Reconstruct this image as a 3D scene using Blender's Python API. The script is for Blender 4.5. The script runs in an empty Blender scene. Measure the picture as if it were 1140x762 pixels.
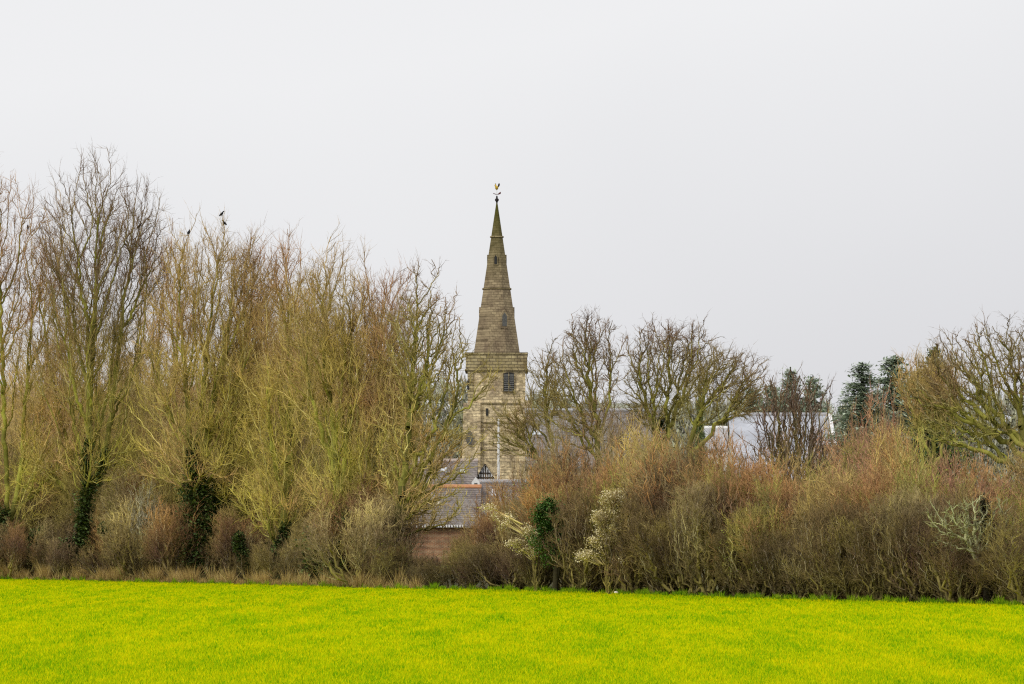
import bpy, math, random
import numpy as np
from mathutils import Vector

C = bpy.context.scene.collection
rng = np.random.default_rng(7)
random.seed(7)
FP, CX, HY, CAMH = 3800.0, 570.0, 595.0, 2.0      # focal length in photo pixels, centre column, horizon row, eye height

def P(px, py, Y):
    return np.array([(px - CX) / FP * Y, Y, CAMH + (HY - py) / FP * Y])
def W(px, Y): return (px - CX) / FP * Y
def Z(py, Y): return CAMH + (HY - py) / FP * Y
EDGE = [(-40, 155), (0, 152), (300, 134), (420, 125.5), (560, 121.5), (700, 113.5), (860, 104.5), (1140, 95), (1180, 94)]
def edgeY(px): return float(np.interp(px, [e[0] for e in EDGE], [e[1] for e in EDGE]))

# ------------------------------------------------------------------ object helpers
def tag(o, label=None, cat=None, group=None, kind=None):
    if label: o['label'] = label
    if cat: o['category'] = cat
    if group: o['group'] = group
    if kind: o['kind'] = kind
    return o
def thing(name, loc, label, cat, group=None, rz=0, sc=(1, 1, 1)):
    o = bpy.data.objects.new(name, None); C.objects.link(o)
    o.location = loc; o.rotation_euler = (0, 0, rz); o.scale = sc; o.empty_display_size = .3
    return tag(o, label, cat, group)
def link(name, me, mat, parent=None, loc=None, color=None):
    o = bpy.data.objects.new(name, me); C.objects.link(o)
    if mat is not None:
        if not me.materials: me.materials.append(mat)
        o.material_slots[0].link = 'OBJECT'; o.material_slots[0].material = mat
    if parent: o.parent = parent
    if loc is not None: o.location = loc
    if color is not None: o.color = (*color, 1)
    return o

# ------------------------------------------------------------------ numpy mesh soup
class Soup:
    def __init__(s): s.v = []; s.f = []; s.n = 0; s.tone = []; s.rnd = []
    def add(s, verts, faces, tone, rnd):          # faces: (k,3) tri or (k,4) quad index array relative to verts
        s.v.append(verts); s.f.append(faces + s.n); s.n += len(verts)
        s.tone.append(tone); s.rnd.append(rnd)
    def mesh(s, name):
        me = bpy.data.meshes.new(name)
        V = np.concatenate(s.v).astype(np.float32)
        me.vertices.add(len(V)); me.vertices.foreach_set('co', V.ravel())
        li, st, tot = [], [], []
        off = 0
        for f in s.f:
            k = f.shape[1]
            li.append(f.ravel()); st.append(off + np.arange(len(f)) * k); tot.append(np.full(len(f), k)); off += f.size
        li = np.concatenate(li).astype(np.int32); st = np.concatenate(st).astype(np.int32)
        me.loops.add(len(li)); me.loops.foreach_set('vertex_index', li)
        me.polygons.add(len(st)); me.polygons.foreach_set('loop_start', st)
        me.update(calc_edges=True)
        for nm, d in (('tone', s.tone), ('rnd', s.rnd)):
            a = me.attributes.new(nm, 'FLOAT', 'POINT'); a.data.foreach_set('value', np.concatenate(d).astype(np.float32))
        me.validate(verbose=False)
        return me

def frames(d):
    d = d / np.maximum(np.linalg.norm(d, axis=1, keepdims=True), 1e-9)
    ref = np.where(np.abs(d[:, 2:3]) < .8, np.array([[0., 0, 1]]), np.array([[1., 0, 0]]))
    u = np.cross(d, ref); u /= np.maximum(np.linalg.norm(u, axis=1, keepdims=True), 1e-9)
    return d, u, np.cross(d, u)
def tubes(s, a, b, ra, rb, ta, tb, rn, sides):
    n = len(a)
    if not n: return
    if sides > 3:
        q = b - a; q = q / np.maximum(np.linalg.norm(q, axis=1, keepdims=True), 1e-6); a = a - q * (ra * .35)[:, None]; b = b + q * (rb * .35)[:, None]
    _, u, w = frames(b - a)
    an = np.arange(sides) * 2 * np.pi / sides
    c, si = np.cos(an)[None, :, None], np.sin(an)[None, :, None]
    ring = u[:, None] * c + w[:, None] * si
    V = np.concatenate([a[:, None] + ring * ra[:, None, None], b[:, None] + ring * rb[:, None, None]], 1).reshape(-1, 3)
    i = np.arange(sides); j = (i + 1) % sides
    F = (np.stack([i, j, j + sides, i + sides], 1)[None] + (np.arange(n) * 2 * sides)[:, None, None]).reshape(-1, 4)
    T = np.concatenate([np.repeat(ta[:, None], sides, 1), np.repeat(tb[:, None], sides, 1)], 1).ravel()
    s.add(V, F, T, np.repeat(rn, 2 * sides))
def spikes(s, a, b, ra, ta, tb, rn):
    n = len(a)
    if not n: return
    _, u, w = frames(b - a)
    an = np.arange(3) * 2 * np.pi / 3
    ring = u[:, None] * np.cos(an)[None, :, None] + w[:, None] * np.sin(an)[None, :, None]
    V = np.concatenate([a[:, None] + ring * ra[:, None, None], b[:, None]], 1).reshape(-1, 3)
    F = (np.array([[0, 1, 3], [1, 2, 3], [2, 0, 3]])[None] + (np.arange(n) * 4)[:, None, None]).reshape(-1, 3)
    T = np.concatenate([np.repeat(ta[:, None], 3, 1), tb[:, None]], 1).ravel()
    s.add(V, F, T, np.repeat(rn, 4))
def leaves(s, p, size, R, up=0.0, aspect=.6):
    n = len(p)
    d = R.normal(size=(n, 3)); d[:, 2] += up
    d, u, w = frames(d)
    L = (size * R.uniform(.6, 1.3, n))[:, None]
    V = np.stack([p - u * L * aspect * .5, p + d * L * .5, p + u * L * aspect * .5, p - d * L * .5], 1).reshape(-1, 3)
    F = (np.arange(4)[None] + (np.arange(n) * 4)[:, None])
    s.add(V, F, np.repeat(R.uniform(0, 1, n), 4), np.repeat(R.uniform(0, 1, n), 4))

# ------------------------------------------------------------------ bare trees
def grow(chains, pts, kz=.7, bf=.35, down=.6, origin=None):
    """CHAINS: list of polylines (first = trunk), later ones hook on to the nearest earlier node. PTS are joined one by one to the cheapest node."""
    nodes, par, pl = [], [], []
    for ci, ch in enumerate(chains):
        last = -1
        ch = np.array(ch, float)
        if ci and len(nodes):
            d = np.linalg.norm(np.array(nodes) - ch[0], axis=1); last = int(d.argmin())
            if d[last] > .05 and ch[0][2] < .3: last = -1
        for k in range(len(ch)):
            if k == 0:
                if last == -1: nodes.append(ch[0]); par.append(-1); pl.append(0.); last = len(nodes) - 1
                continue
            m = max(1, int(np.linalg.norm(ch[k] - ch[k - 1]) / .8))
            for q in range(1, m + 1):
                p = ch[k - 1] + (ch[k] - ch[k - 1]) * q / m + rng.normal(size=3) * .05
                nodes.append(p); par.append(last); pl.append(pl[last] + np.linalg.norm(p - nodes[last])); last = len(nodes) - 1
    n0 = len(nodes); N = n0 + len(pts)
    X = np.zeros((N, 3)); X[:n0] = nodes
    PL = np.zeros(N); PL[:n0] = pl; PA = np.full(N, -1); PA[:n0] = par
    S = np.array([1, 1, kz])
    cen = X[:n0]
    d0 = np.array([np.min(np.linalg.norm((cen - p) * S, axis=1)) for p in pts])
    order = np.argsort(d0 + 0.25 * (pts[:, 2] - pts[:, 2].min()) * kz)
    XS = X * S
    for i, k in enumerate(order):
        p = pts[k]; m = n0 + i
        d = XS[:m] - p * S
        dist = np.sqrt((d * d).sum(1))
        cost = dist + bf * PL[:m] + down * np.maximum(0, X[:m, 2] - p[2] + .0)
        j = int(cost.argmin())
        X[m] = p; XS[m] = p * S; PA[m] = j; PL[m] = PL[j] + np.linalg.norm(p - X[j])
    return X, PA, n0

def bare_tree(name, chains, ells, N, kz=.7, bf=.35, rt=.012, e=2.9, twig=(3, .7), sub=3, rmax=.27, tw_r=.009, up=.5, crown_r=.06, smooth=2, wob=.1, thick0=.0):
    """returns (trunk mesh, crown mesh, node positions) in world-like coordinates relative to the first chain's foot"""
    foot = np.array(chains[0][0], float); foot[2] = max(foot[2], 0)
    chains = [np.array(c, float) - foot for c in chains]
    w = np.array([l[1][0] * l[1][1] * l[1][2] for l in ells]); w = w / w.sum()
    pts = []
    for (c, r), q in zip(ells, w):
        n = int(N * q) + 1
        d = rng.normal(size=(n, 3)); d /= np.linalg.norm(d, axis=1, keepdims=True)
        rad = rng.uniform(0, 1, n)[:, None] ** (1 / 2.6)
        ph = rng.uniform(0, 6.28, 4)
        lob = .9 + .13 * np.sin(d[:, 0] * 5 + ph[0]) * np.sin(d[:, 2] * 4 + ph[1]) + .12 * np.sin(d[:, 1] * 6 + ph[2] + d[:, 2] * 3)
        pts.append(np.array(c) - foot + d * rad * np.array(r) * (lob * rng.uniform(.9, 1.1, n))[:, None])
    pts = np.concatenate(pts); pts = pts[pts[:, 2] > .3]
    X, PA, n0 = grow(chains, pts, kz, bf)
    N = len(X)
    cnt = np.zeros(N)
    acc = np.zeros(N); kids = np.zeros(N, int)
    mainc = np.full(N, -1); best = np.zeros(N)
    base = rt ** e
    for i in range(N - 1, -1, -1):
        acc[i] += base
        p = PA[i]
        if p >= 0:
            acc[p] += acc[i]; kids[p] += 1
            if acc[i] > best[p]: best[p] = acc[i]; mainc[p] = i
    R_ = np.minimum(acc ** (1 / e), rmax)
    R_[:n0] = np.maximum(R_[:n0], thick0 * np.clip(1 - 1.25 * X[:n0, 2] / X[:, 2].max(), 0.08, 1))
    for _ in range(smooth):
        Y = X.copy()
        ok = (PA >= 0) & (mainc >= 0)
        Y[ok] = .5 * X[ok] + .25 * X[PA[ok]] + .25 * X[mainc[ok]]
        X = Y
    # every edge is cut in three with a little sideways wander
    idx = np.where(PA >= 0)[0]
    a, b = X[PA[idx]], X[idx]
    L = np.linalg.norm(b - a, axis=1)
    is_main = (mainc[PA[idx]] == idx)
    ra = np.where(is_main, R_[PA[idx]], np.minimum(R_[PA[idx]], R_[idx] * 1.15)); rb = R_[idx]
    jit = lambda: rng.normal(size=a.shape) * (L * wob)[:, None]
    lowf = np.clip((L * .12), 0, .5)[:, None] * np.array([0, 0, -1.])
    m1 = a + (b - a) * .33 + jit() + lowf * .6; m2 = a + (b - a) * .67 + jit() + lowf * .6
    q = [a, m1, m2, b]
    rr = [ra, ra + (rb - ra) * .33, ra + (rb - ra) * .67, rb]
    tone = lambda r: np.clip(1 - (np.log(np.maximum(r, 1e-4)) - math.log(.009)) / (math.log(.25) - math.log(.009)), 0, 1)
    tr, cr = Soup(), Soup()
    rn = rng.uniform(0, 1, len(idx))
    for k in range(3):
        A, B, RA, RB = q[k], q[k + 1], rr[k], rr[k + 1]
        for S, msk, sides in ((tr, rb >= crown_r, 6), (cr, rb < crown_r, 3)):
            tubes(S, A[msk], B[msk], RA[msk], RB[msk], tone(RA[msk]), tone(RB[msk]), rn[msk], sides)
    # root flare
    # twigs
    thin = rb < max(crown_r, .045)
    nt, tl = twig
    ti = np.where(thin)[0]
    ti = np.repeat(ti, nt)
    tips = (kids[idx] == 0)
    t = rng.uniform(0, 1, len(ti))[:, None]
    t[: 0] = 0
    tt = np.where(t < .5, 0, 1)
    st = np.where(t < .33, a[ti] + (m1[ti] - a[ti]) * t * 3, np.where(t < .67, m1[ti] + (m2[ti] - m1[ti]) * (t * 3 - 1), m2[ti] + (b[ti] - m2[ti]) * (t * 3 - 2)))
    dirn = (b - a)[ti] / np.maximum(L[ti], 1e-6)[:, None]
    d = dirn * .8 + rng.normal(size=dirn.shape) * .55 + np.array([0, 0, up])
    d /= np.linalg.norm(d, axis=1, keepdims=True)
    ln = tl * rng.uniform(.45, 1.25, len(ti))
    mid = st + d * (ln * .5)[:, None]
    d2 = d + rng.normal(size=d.shape) * .25 + np.array([0, 0, up * .6]); d2 /= np.linalg.norm(d2, axis=1, keepdims=True)
    tip = mid + d2 * (ln * .5)[:, None]
    n = len(ti); rw = rng.uniform(0, 1, n); o = np.ones(n)
    r0 = np.full(n, tw_r) * rng.uniform(.7, 1.2, n)
    tubes(cr, st, mid, r0, r0 * .7, o * .8, o * .95, rw, 3)
    spikes(cr, mid, tip, r0 * .7, o * .95, o, rw)
    for k in range(sub):
        f = rng.uniform(.1, 1, n)[:, None]
        s0 = np.where(f < .5, st + (mid - st) * f * 2, mid + (tip - mid) * (f * 2 - 1))
        d3 = d + rng.normal(size=d.shape) * .6 + np.array([0, 0, up * .5]); d3 /= np.linalg.norm(d3, axis=1, keepdims=True)
        l3 = ln * rng.uniform(.25, .6, n)
        spikes(cr, s0, s0 + d3 * l3[:, None], r0 * .65, o * .95, o, rng.uniform(0, 1, n))
    return tr.mesh(name + '_wood'), cr.mesh(name + '_twigs'), X + foot, R_

def ivy_mesh(path, r, n, size, R=None, clump=.25):
    """leaves round a stem: path polyline (relative), r radius list"""
    R = R or np.random.default_rng(int(abs(path[0][0]) * 100) + n)
    path = np.array(path, float); r = np.array(r, float)
    t = R.uniform(0, len(path) - 1.001, n); i = t.astype(int); f = (t - i)[:, None]
    c = path[i] + (path[i + 1] - path[i]) * f; rad = r[i] + (r[i + 1] - r[i]) * f[:, 0]
    d = R.normal(size=(n, 3)); d /= np.linalg.norm(d, axis=1, keepdims=True)
    lump = 1 + clump * np.sin(c[:, 2] * 3.1 + d[:, 0] * 3 + path[0][0]) + clump * .6 * np.sin(c[:, 2] * 7.7 + d[:, 1] * 5)
    p = c + d * (rad * lump * (R.uniform(.25, 1.15, n) ** .5 + (R.uniform(0, 1, n) > .9) * .35))[:, None]
    p = np.repeat(p, 2, 0) + R.normal(size=(2 * n, 3)) * .07
    s = Soup(); leaves(s, p, size * .68, R, up=-.3, aspect=.8)
    return s.mesh('ivy_leaves')

# ------------------------------------------------------------------ materials
def nt(name):
    m = bpy.data.materials.new(name); m.use_nodes = True
    N = m.node_tree.nodes; b = N['Principled BSDF']; b.inputs['Roughness'].default_value = .9
    b.inputs['Specular IOR Level'].default_value = .15
    return m, N, m.node_tree.links, b
def mixc(N, L, f, a, b, mode='MIX'):
    m = N.new('ShaderNodeMix'); m.data_type = 'RGBA'; m.blend_type = mode
    for s, v in ((0, f), (6, a), (7, b)):
        if hasattr(v, 'type') and hasattr(v, 'links'): L.new(v, m.inputs[s])
        elif s == 0: m.inputs[0].default_value = v
        else: m.inputs[s].default_value = (*v, 1)
    return m.outputs[2]
def attr(N, nm):
    a = N.new('ShaderNodeAttribute'); a.attribute_name = nm; return a.outputs['Fac']
def noise(N, L, scale, detail=3, coord=None, rough=.6, stretch=None):
    t = N.new('ShaderNodeTexNoise'); t.inputs['Scale'].default_value = scale; t.inputs['Detail'].default_value = detail; t.inputs['Roughness'].default_value = rough
    if coord is None:
        coord = N.new('ShaderNodeTexCoord').outputs['Object']
    if stretch:
        mp = N.new('ShaderNodeMapping'); mp.inputs['Scale'].default_value = stretch; L.new(coord, mp.inputs['Vector']); coord = mp.outputs[0]
    L.new(coord, t.inputs['Vector']); return t.outputs['Fac']
def ramp(N, L, f, stops):
    r = N.new('ShaderNodeValToRGB'); el = r.color_ramp.elements
    while len(el) < len(stops): el.new(.5)
    for e, (p, c) in zip(el, stops): e.position = p; e.color = (*c, 1)
    L.new(f, r.inputs[0]); return r.outputs[0]
def geo_pos(N): return N.new('ShaderNodeNewGeometry').outputs['Position']

def wood_mat(name, trunk, limb, zmix=None):
    """trunk colour -> mossy limb colour -> twig colour (the object's own colour)"""
    m, N, L, b = nt(name)
    oi = N.new('ShaderNodeObjectInfo').outputs['Color']
    tone = attr(N, 'tone'); rn = attr(N, 'rnd')
    n = noise(N, L, .55, 3, geo_pos(N))
    a = ramp(N, L, tone, [(0, trunk), (.3, limb), (.62, limb), (1, (1, 1, 1))])
    f = ramp(N, L, tone, [(.5, (0, 0, 0)), (.85, (1, 1, 1))])
    if zmix:
        sp = N.new('ShaderNodeSeparateXYZ'); L.new(geo_pos(N), sp.inputs[0]); mr = N.new('ShaderNodeMapRange')
        mr.inputs[1].default_value = zmix[0]; mr.inputs[2].default_value = zmix[1]; L.new(sp.outputs[2], mr.inputs[0])
        na = N.new('ShaderNodeMath'); na.operation = 'MULTIPLY_ADD'; na.inputs[1].default_value = 1.6; na.inputs[2].default_value = -.8; L.new(n, na.inputs[0])
        nb = N.new('ShaderNodeMath'); nb.operation = 'ADD'; nb.use_clamp = True; L.new(na.outputs[0], nb.inputs[0]); L.new(mr.outputs[0], nb.inputs[1])
        n5 = noise(N, L, .33, 4, geo_pos(N)); z2 = zmix[2]
        low = ramp(N, L, n5, [(.36, (z2[0] * .84, z2[1] * .92, z2[2] * .6)), (.5, z2), (.64, (z2[0] * 1.0, z2[1] * .76, z2[2] * 1.25))])
        oi = mixc(N, L, nb.outputs[0], low, oi)
    c = mixc(N, L, f, a, oi)
    v = N.new('ShaderNodeMapRange'); v.inputs[3].default_value = .5; v.inputs[4].default_value = 1.5; L.new(rn, v.inputs[0])
    c = mixc(N, L, 1.0, c, v.outputs[0], 'MULTIPLY')
    g = ramp(N, L, n, [(.35, (.75, .7, .8)), (.65, (1.2, 1.25, 1.0))])
    c = mixc(N, L, 1.0, c, g, 'MULTIPLY')
    L.new(c, b.inputs['Base Color'])
    return m
def leaf_mat(name, dark, light, trans=.0):
    m, N, L, b = nt(name)
    n = noise(N, L, 1.6, 3, geo_pos(N))
    rn = attr(N, 'rnd')
    f = N.new('ShaderNodeMath'); f.operation = 'ADD'; L.new(n, f.inputs[0])
    h = N.new('ShaderNodeMath'); h.operation = 'MULTIPLY_ADD'; h.inputs[1].default_value = .5; h.inputs[2].default_value = -.25; L.new(rn, h.inputs[0]); L.new(h.outputs[0], f.inputs[1])
    c = ramp(N, L, f.outputs[0], [(.3, dark), (.75, light)])
    L.new(c, b.inputs['Base Color']); b.inputs['Roughness'].default_value = .6
    return m
WOOD = wood_mat('mossy_bark', (.12, .11, .045), (.25, .245, .055), (4, 13.5, (.66, .55, .16)))
WOODG = wood_mat('grey_bark', (.20, .17, .09), (.34, .30, .13), (4, 13, (.60, .46, .17)))
WOODD = wood_mat('dark_bark', (.06, .05, .03), (.16, .15, .05))
WOODF = wood_mat('back_bark', (.12, .09, .05), (.26, .21, .11), (3, 12, (.62, .45, .23)))
WOODS = wood_mat('sky_bark', (.12, .11, .045), (.33, .32, .07), (4, 11, (.50, .44, .12)))
SHRUB = wood_mat('shrub_bark', (.09, .07, .035), (.22, .18, .07), (.0, 3.6, (.15, .11, .05)))  # twig colour darkens downward, painting shade in at the shrub's foot
FAR = wood_mat('hazy_bark', (.22, .22, .17), (.30, .30, .22))  # distance haze put into the pale bark colour
IVY = leaf_mat('ivy_leaf', (.045, .075, .025), (.15, .21, .06))
HOLLY = leaf_mat('evergreen_leaf', (.04, .09, .02), (.12, .24, .05))
CONIF = leaf_mat('hazed_blue_needles', (.36, .43, .33), (.60, .68, .52))  # blue-green needles paled, distance haze mixed into the colour
CONIFG = leaf_mat('green_needles', (.09, .14, .05), (.24, .30, .10))
CATKIN = leaf_mat('catkin_cream', (.62, .52, .27), (.92, .84, .55))
BUD = leaf_mat('spring_leaf', (.16, .22, .03), (.35, .40, .06))

# ------------------------------------------------------------------ world, sun, camera
w = bpy.data.worlds.new('World'); bpy.context.scene.world = w; w.use_nodes = True
N = w.node_tree.nodes; L = w.node_tree.links; bg = N['Background']
sky = N.new('ShaderNodeTexSky'); sky.sky_type = 'NISHITA'; sky.sun_disc = False
EL, AZ = math.radians(42), math.radians(215)      # azimuth clockwise from +Y: the sun stands behind the camera, to its left
sky.sun_elevation = EL; sky.sun_rotation = AZ
tc = N.new('ShaderNodeTexCoord'); sep = N.new('ShaderNodeSeparateXYZ'); L.new(tc.outputs['Generated'], sep.inputs[0])
mr = N.new('ShaderNodeMapRange'); mr.inputs[1].default_value = -.02; mr.inputs[2].default_value = .16; L.new(sep.outputs['Z'], mr.inputs[0])
mx = N.new('ShaderNodeMapRange'); mx.inputs[1].default_value = -.15; mx.inputs[2].default_value = .15; mx.inputs[3].default_value = .12; mx.inputs[4].default_value = -.22; L.new(sep.outputs['X'], mx.inputs[0])
nz = N.new('ShaderNodeTexNoise'); nz.inputs['Scale'].default_value = 5; nz.inputs['Detail'].default_value = 3; L.new(tc.outputs['Generated'], nz.inputs['Vector'])
ad = N.new('ShaderNodeMath'); ad.operation = 'ADD'; L.new(mr.outputs[0], ad.inputs[0]); L.new(mx.outputs[0], ad.inputs[1])
nm = N.new('ShaderNodeMath'); nm.operation = 'MULTIPLY_ADD'; nm.inputs[1].default_value = .5; nm.inputs[2].default_value = -.25; L.new(nz.outputs['Fac'], nm.inputs[0])
ad2 = N.new('ShaderNodeMath'); ad2.operation = 'ADD'; L.new(ad.outputs[0], ad2.inputs[0]); L.new(nm.outputs[0], ad2.inputs[1])
cl = ramp(N, L, ad2.outputs[0], [(0, (6.7, 6.7, 7.0)), (.9, (8.75, 8.75, 8.85))])
for e in [n for n in N if n.type == 'VALTORGB'][0].color_ramp.elements: pass
L.new(mixc(N, L, .97, sky.outputs[0], cl), bg.inputs['Color'])
bg.inputs['Strength'].default_value = .1
sd = bpy.data.lights.new('sun', 'SUN'); sd.energy = 1.5; sd.angle = math.radians(12); sd.color = (1, .95, .86)
so = bpy.data.objects.new('sun', sd); C.objects.link(so)
sv = Vector((math.sin(AZ) * math.cos(EL), math.cos(AZ) * math.cos(EL), math.sin(EL)))
so.rotation_euler = sv.to_track_quat('Z', 'Y').to_euler(); so.location = sv * 80
cd = bpy.data.cameras.new('camera'); cd.sensor_width = 36; cd.lens = 36 * FP / 1140; cd.shift_y = (HY - 381) / 1140
cd.clip_end = 6000; cd.clip_start = 1
co = bpy.data.objects.new('camera', cd); C.objects.link(co); co.location = (0, 0, CAMH); co.rotation_euler = (math.radians(90), 0, 0)
S = bpy.context.scene; S.camera = co
S.view_settings.view_transform = 'Standard'; S.view_settings.look = 'None'; S.view_settings.exposure = 0
S.cycles.max_bounces = 4; S.cycles.diffuse_bounces = 3; S.cycles.use_denoising = False
S.cycles.pixel_filter_type = 'BLACKMAN_HARRIS'; S.cycles.filter_width = 1.2

# ------------------------------------------------------------------ ground, field, hill
def grid_mesh(name, xs, ys, zf):
    X, Y = np.meshgrid(xs, ys); V = np.stack([X, Y, zf(X, Y)], -1).reshape(-1, 3)
    nx, ny = len(xs), len(ys)
    i = (np.arange(ny - 1)[:, None] * nx + np.arange(nx - 1)[None]).ravel()
    me = bpy.data.meshes.new(name); me.from_pydata(V.tolist(), [], np.stack([i, i + 1, i + nx + 1, i + nx], 1).tolist()); return me
m, N, L, b = nt('rough_ground')
n = noise(N, L, .35, 6, geo_pos(N))
L.new(ramp(N, L, n, [(.35, (.07, .055, .03)), (.55, (.12, .11, .04)), (.7, (.10, .15, .03))]), b.inputs['Base Color'])
g = link('ground', grid_mesh('ground', np.linspace(-3000, 3000, 31), np.linspace(-300, 4500, 31), lambda x, y: 0 * x), m); tag(g, kind='structure')
m, N, L, b = nt('young_crop')
n1 = noise(N, L, .9, 6, geo_pos(N), stretch=(1, .12, 1)); n2 = noise(N, L, 9, 3, geo_pos(N)); n3 = noise(N, L, .07, 2, geo_pos(N), stretch=(.6, 1, 1))
c = ramp(N, L, n1, [(.35, (.38, .50, .002)), (.5, (.50, .55, .002)), (.68, (.62, .58, .004))])
c = mixc(N, L, 1., c, ramp(N, L, n2, [(.3, (.7, .72, .6)), (.7, (1.15, 1.12, 1))]), 'MULTIPLY')
L.new(mixc(N, L, 1., c, ramp(N, L, n3, [(.35, (.9, .98, 1)), (.65, (1.08, 1, 1))]), 'MULTIPLY'), b.inputs['Base Color']); b.inputs['Specular IOR Level'].default_value = 0
FIELD = m
fx = [W(p, y) for p, y in EDGE]; fy = [y for p, y in EDGE]
V = [(x * 1.0, y - .2, .004) for x, y in zip(fx, fy)]
lx, ly = fx[0] - 160, fy[0] + 130; rx, ry = fx[-1] + 130, fy[-1] - 100
V = [(lx, ly, .004)] + V + [(rx, ry, .004), (rx, -100, .004), (lx, -100, .004)]
me = bpy.data.meshes.new('field'); me.from_pydata(V, [], [tuple(range(len(V)))][::-1]); me.update()
f = link('field', me, FIELD); tag(f, kind='structure')

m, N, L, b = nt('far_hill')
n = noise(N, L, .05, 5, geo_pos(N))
L.new(ramp(N, L, n, [(.35, (.25, .26, .2)), (.65, (.36, .37, .28))]), b.inputs['Base Color'])  # paled grey-green, the haze of distance is in the colour
hz = lambda x, y: np.maximum(0, 23 * np.exp(-((y - 640) / 90.) ** 2) * (1 + .12 * np.sin(x * .021 + 1) + .06 * np.sin(x * .07))) - .5
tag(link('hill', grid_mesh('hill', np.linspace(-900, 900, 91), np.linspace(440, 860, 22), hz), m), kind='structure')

# crop blades
def blades(n, Yf, xr, h, wd, R, zoff=0):
    Y = Yf(n); x = xr(Y, n)
    k = 3
    p = np.repeat(np.stack([x, Y, np.zeros(n) + zoff], 1), k, 0)
    p[:, :2] += R.normal(size=(n * k, 2)) * .04
    an = R.uniform(0, np.pi, n * k)
    u = np.stack([np.cos(an), np.sin(an), 0 * an], 1) * wd * R.uniform(.6, 1.3, (n * k, 1))
    hh = h * R.uniform(.5, 1.25, n * k)
    lean = R.normal(size=(n * k, 2)) * .35
    t = p + np.stack([lean[:, 0] * hh, lean[:, 1] * hh, hh], 1)
    V = np.stack([p - u, p + u, t], 1).reshape(-1, 3)
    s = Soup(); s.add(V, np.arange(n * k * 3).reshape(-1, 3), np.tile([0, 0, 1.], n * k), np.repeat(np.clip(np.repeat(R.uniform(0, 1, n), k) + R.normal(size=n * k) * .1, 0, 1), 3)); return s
def grass_mat(name, stops, dark=.6):
    m, N, L, b = nt(name)
    rn = attr(N, 'rnd'); to = attr(N, 'tone')
    n1 = noise(N, L, .9, 6, geo_pos(N), stretch=(1, .12, 1))
    f = N.new('ShaderNodeMath'); f.operation = 'MULTIPLY_ADD'; f.inputs[1].default_value = .65; L.new(rn, f.inputs[0])
    g2 = N.new('ShaderNodeMath'); g2.operation = 'MULTIPLY_ADD'; g2.inputs[1].default_value = .9; g2.inputs[2].default_value = -.3; L.new(n1, g2.inputs[0]); L.new(g2.outputs[0], f.inputs[2])
    c = ramp(N, L, f.outputs[0], stops)
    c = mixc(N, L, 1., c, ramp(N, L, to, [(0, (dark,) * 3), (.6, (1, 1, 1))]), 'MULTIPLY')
    L.new(c, b.inputs['Base Color']); b.inputs['Specular IOR Level'].default_value = 0
    # thin blades let some light through
    tr = N.new('ShaderNodeBsdfTranslucent'); L.new(c, tr.inputs['Color'])
    ms = N.new('ShaderNodeMixShader'); ms.inputs[0].default_value = .35; L.new(b.outputs[0], ms.inputs[1]); L.new(tr.outputs[0], ms.inputs[2])
    L.new(ms.outputs[0], N['Material Output'].inputs['Surface'])
    return m
R = np.random.default_rng(3)
def Ysel(n):                       # thins out with distance
    a = R.uniform(0, 1, n); y0, y1 = 40., 150.
    return (y0 ** -1 + a * (y1 ** -1 - y0 ** -1)) ** -1
def xsel(Y, n):
    return R.uniform(-1, 1, n) * (Y * .165 + 2)
Y = Ysel(230000); x = xsel(Y, len(Y)); px = x / Y * FP + CX
ok = Y < np.interp(px, [e[0] for e in EDGE], [e[1] for e in EDGE]) - .4
Y, x = Y[ok], x[ok]
s = blades(len(Y), lambda n: Y, lambda y, n: x, .08, .015, R)
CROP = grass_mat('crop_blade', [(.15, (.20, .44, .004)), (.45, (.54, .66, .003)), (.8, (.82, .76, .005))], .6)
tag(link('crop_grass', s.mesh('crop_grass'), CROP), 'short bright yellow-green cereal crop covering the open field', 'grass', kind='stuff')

def strip(name, px0, px1, n, h, wd, mat, label, off=(0, 1.2), hmul=None, cat='grass'):
    px = R.uniform(px0, px1, n); Y = np.interp(px, [e[0] for e in EDGE], [e[1] for e in EDGE]) + R.uniform(off[0], off[1], n)
    if hmul is not None:
        keep = R.uniform(0, 1, n) < hmul(px); px, Y = px[keep], Y[keep]
    x = (px - CX) / FP * Y
    hh = h * np.repeat(np.clip(.62 + .5 * np.sin(px * .23) * np.sin(px * .071 + 1.3) + .35 * np.sin(px * .61 + 2), .25, 1.5), 3)
    s = blades(len(x), lambda n: Y, lambda y, n: x, hh, wd, R)
    tag(link(name, s.mesh(name), mat), label, cat, kind='stuff')
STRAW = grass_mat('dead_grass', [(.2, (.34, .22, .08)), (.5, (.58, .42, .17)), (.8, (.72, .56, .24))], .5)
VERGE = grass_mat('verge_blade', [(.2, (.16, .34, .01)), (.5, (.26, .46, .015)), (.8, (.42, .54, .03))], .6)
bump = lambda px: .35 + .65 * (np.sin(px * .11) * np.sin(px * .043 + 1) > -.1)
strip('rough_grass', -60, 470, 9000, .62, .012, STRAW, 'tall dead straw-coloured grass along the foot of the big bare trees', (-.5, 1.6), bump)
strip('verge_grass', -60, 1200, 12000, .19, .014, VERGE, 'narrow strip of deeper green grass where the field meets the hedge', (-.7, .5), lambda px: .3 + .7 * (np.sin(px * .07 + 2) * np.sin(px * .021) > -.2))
strip('dry_grass', 900, 1180, 2600, .75, .012, STRAW, 'pale dry grass showing between stems at the hedge foot', (1, 5), bump)

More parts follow.
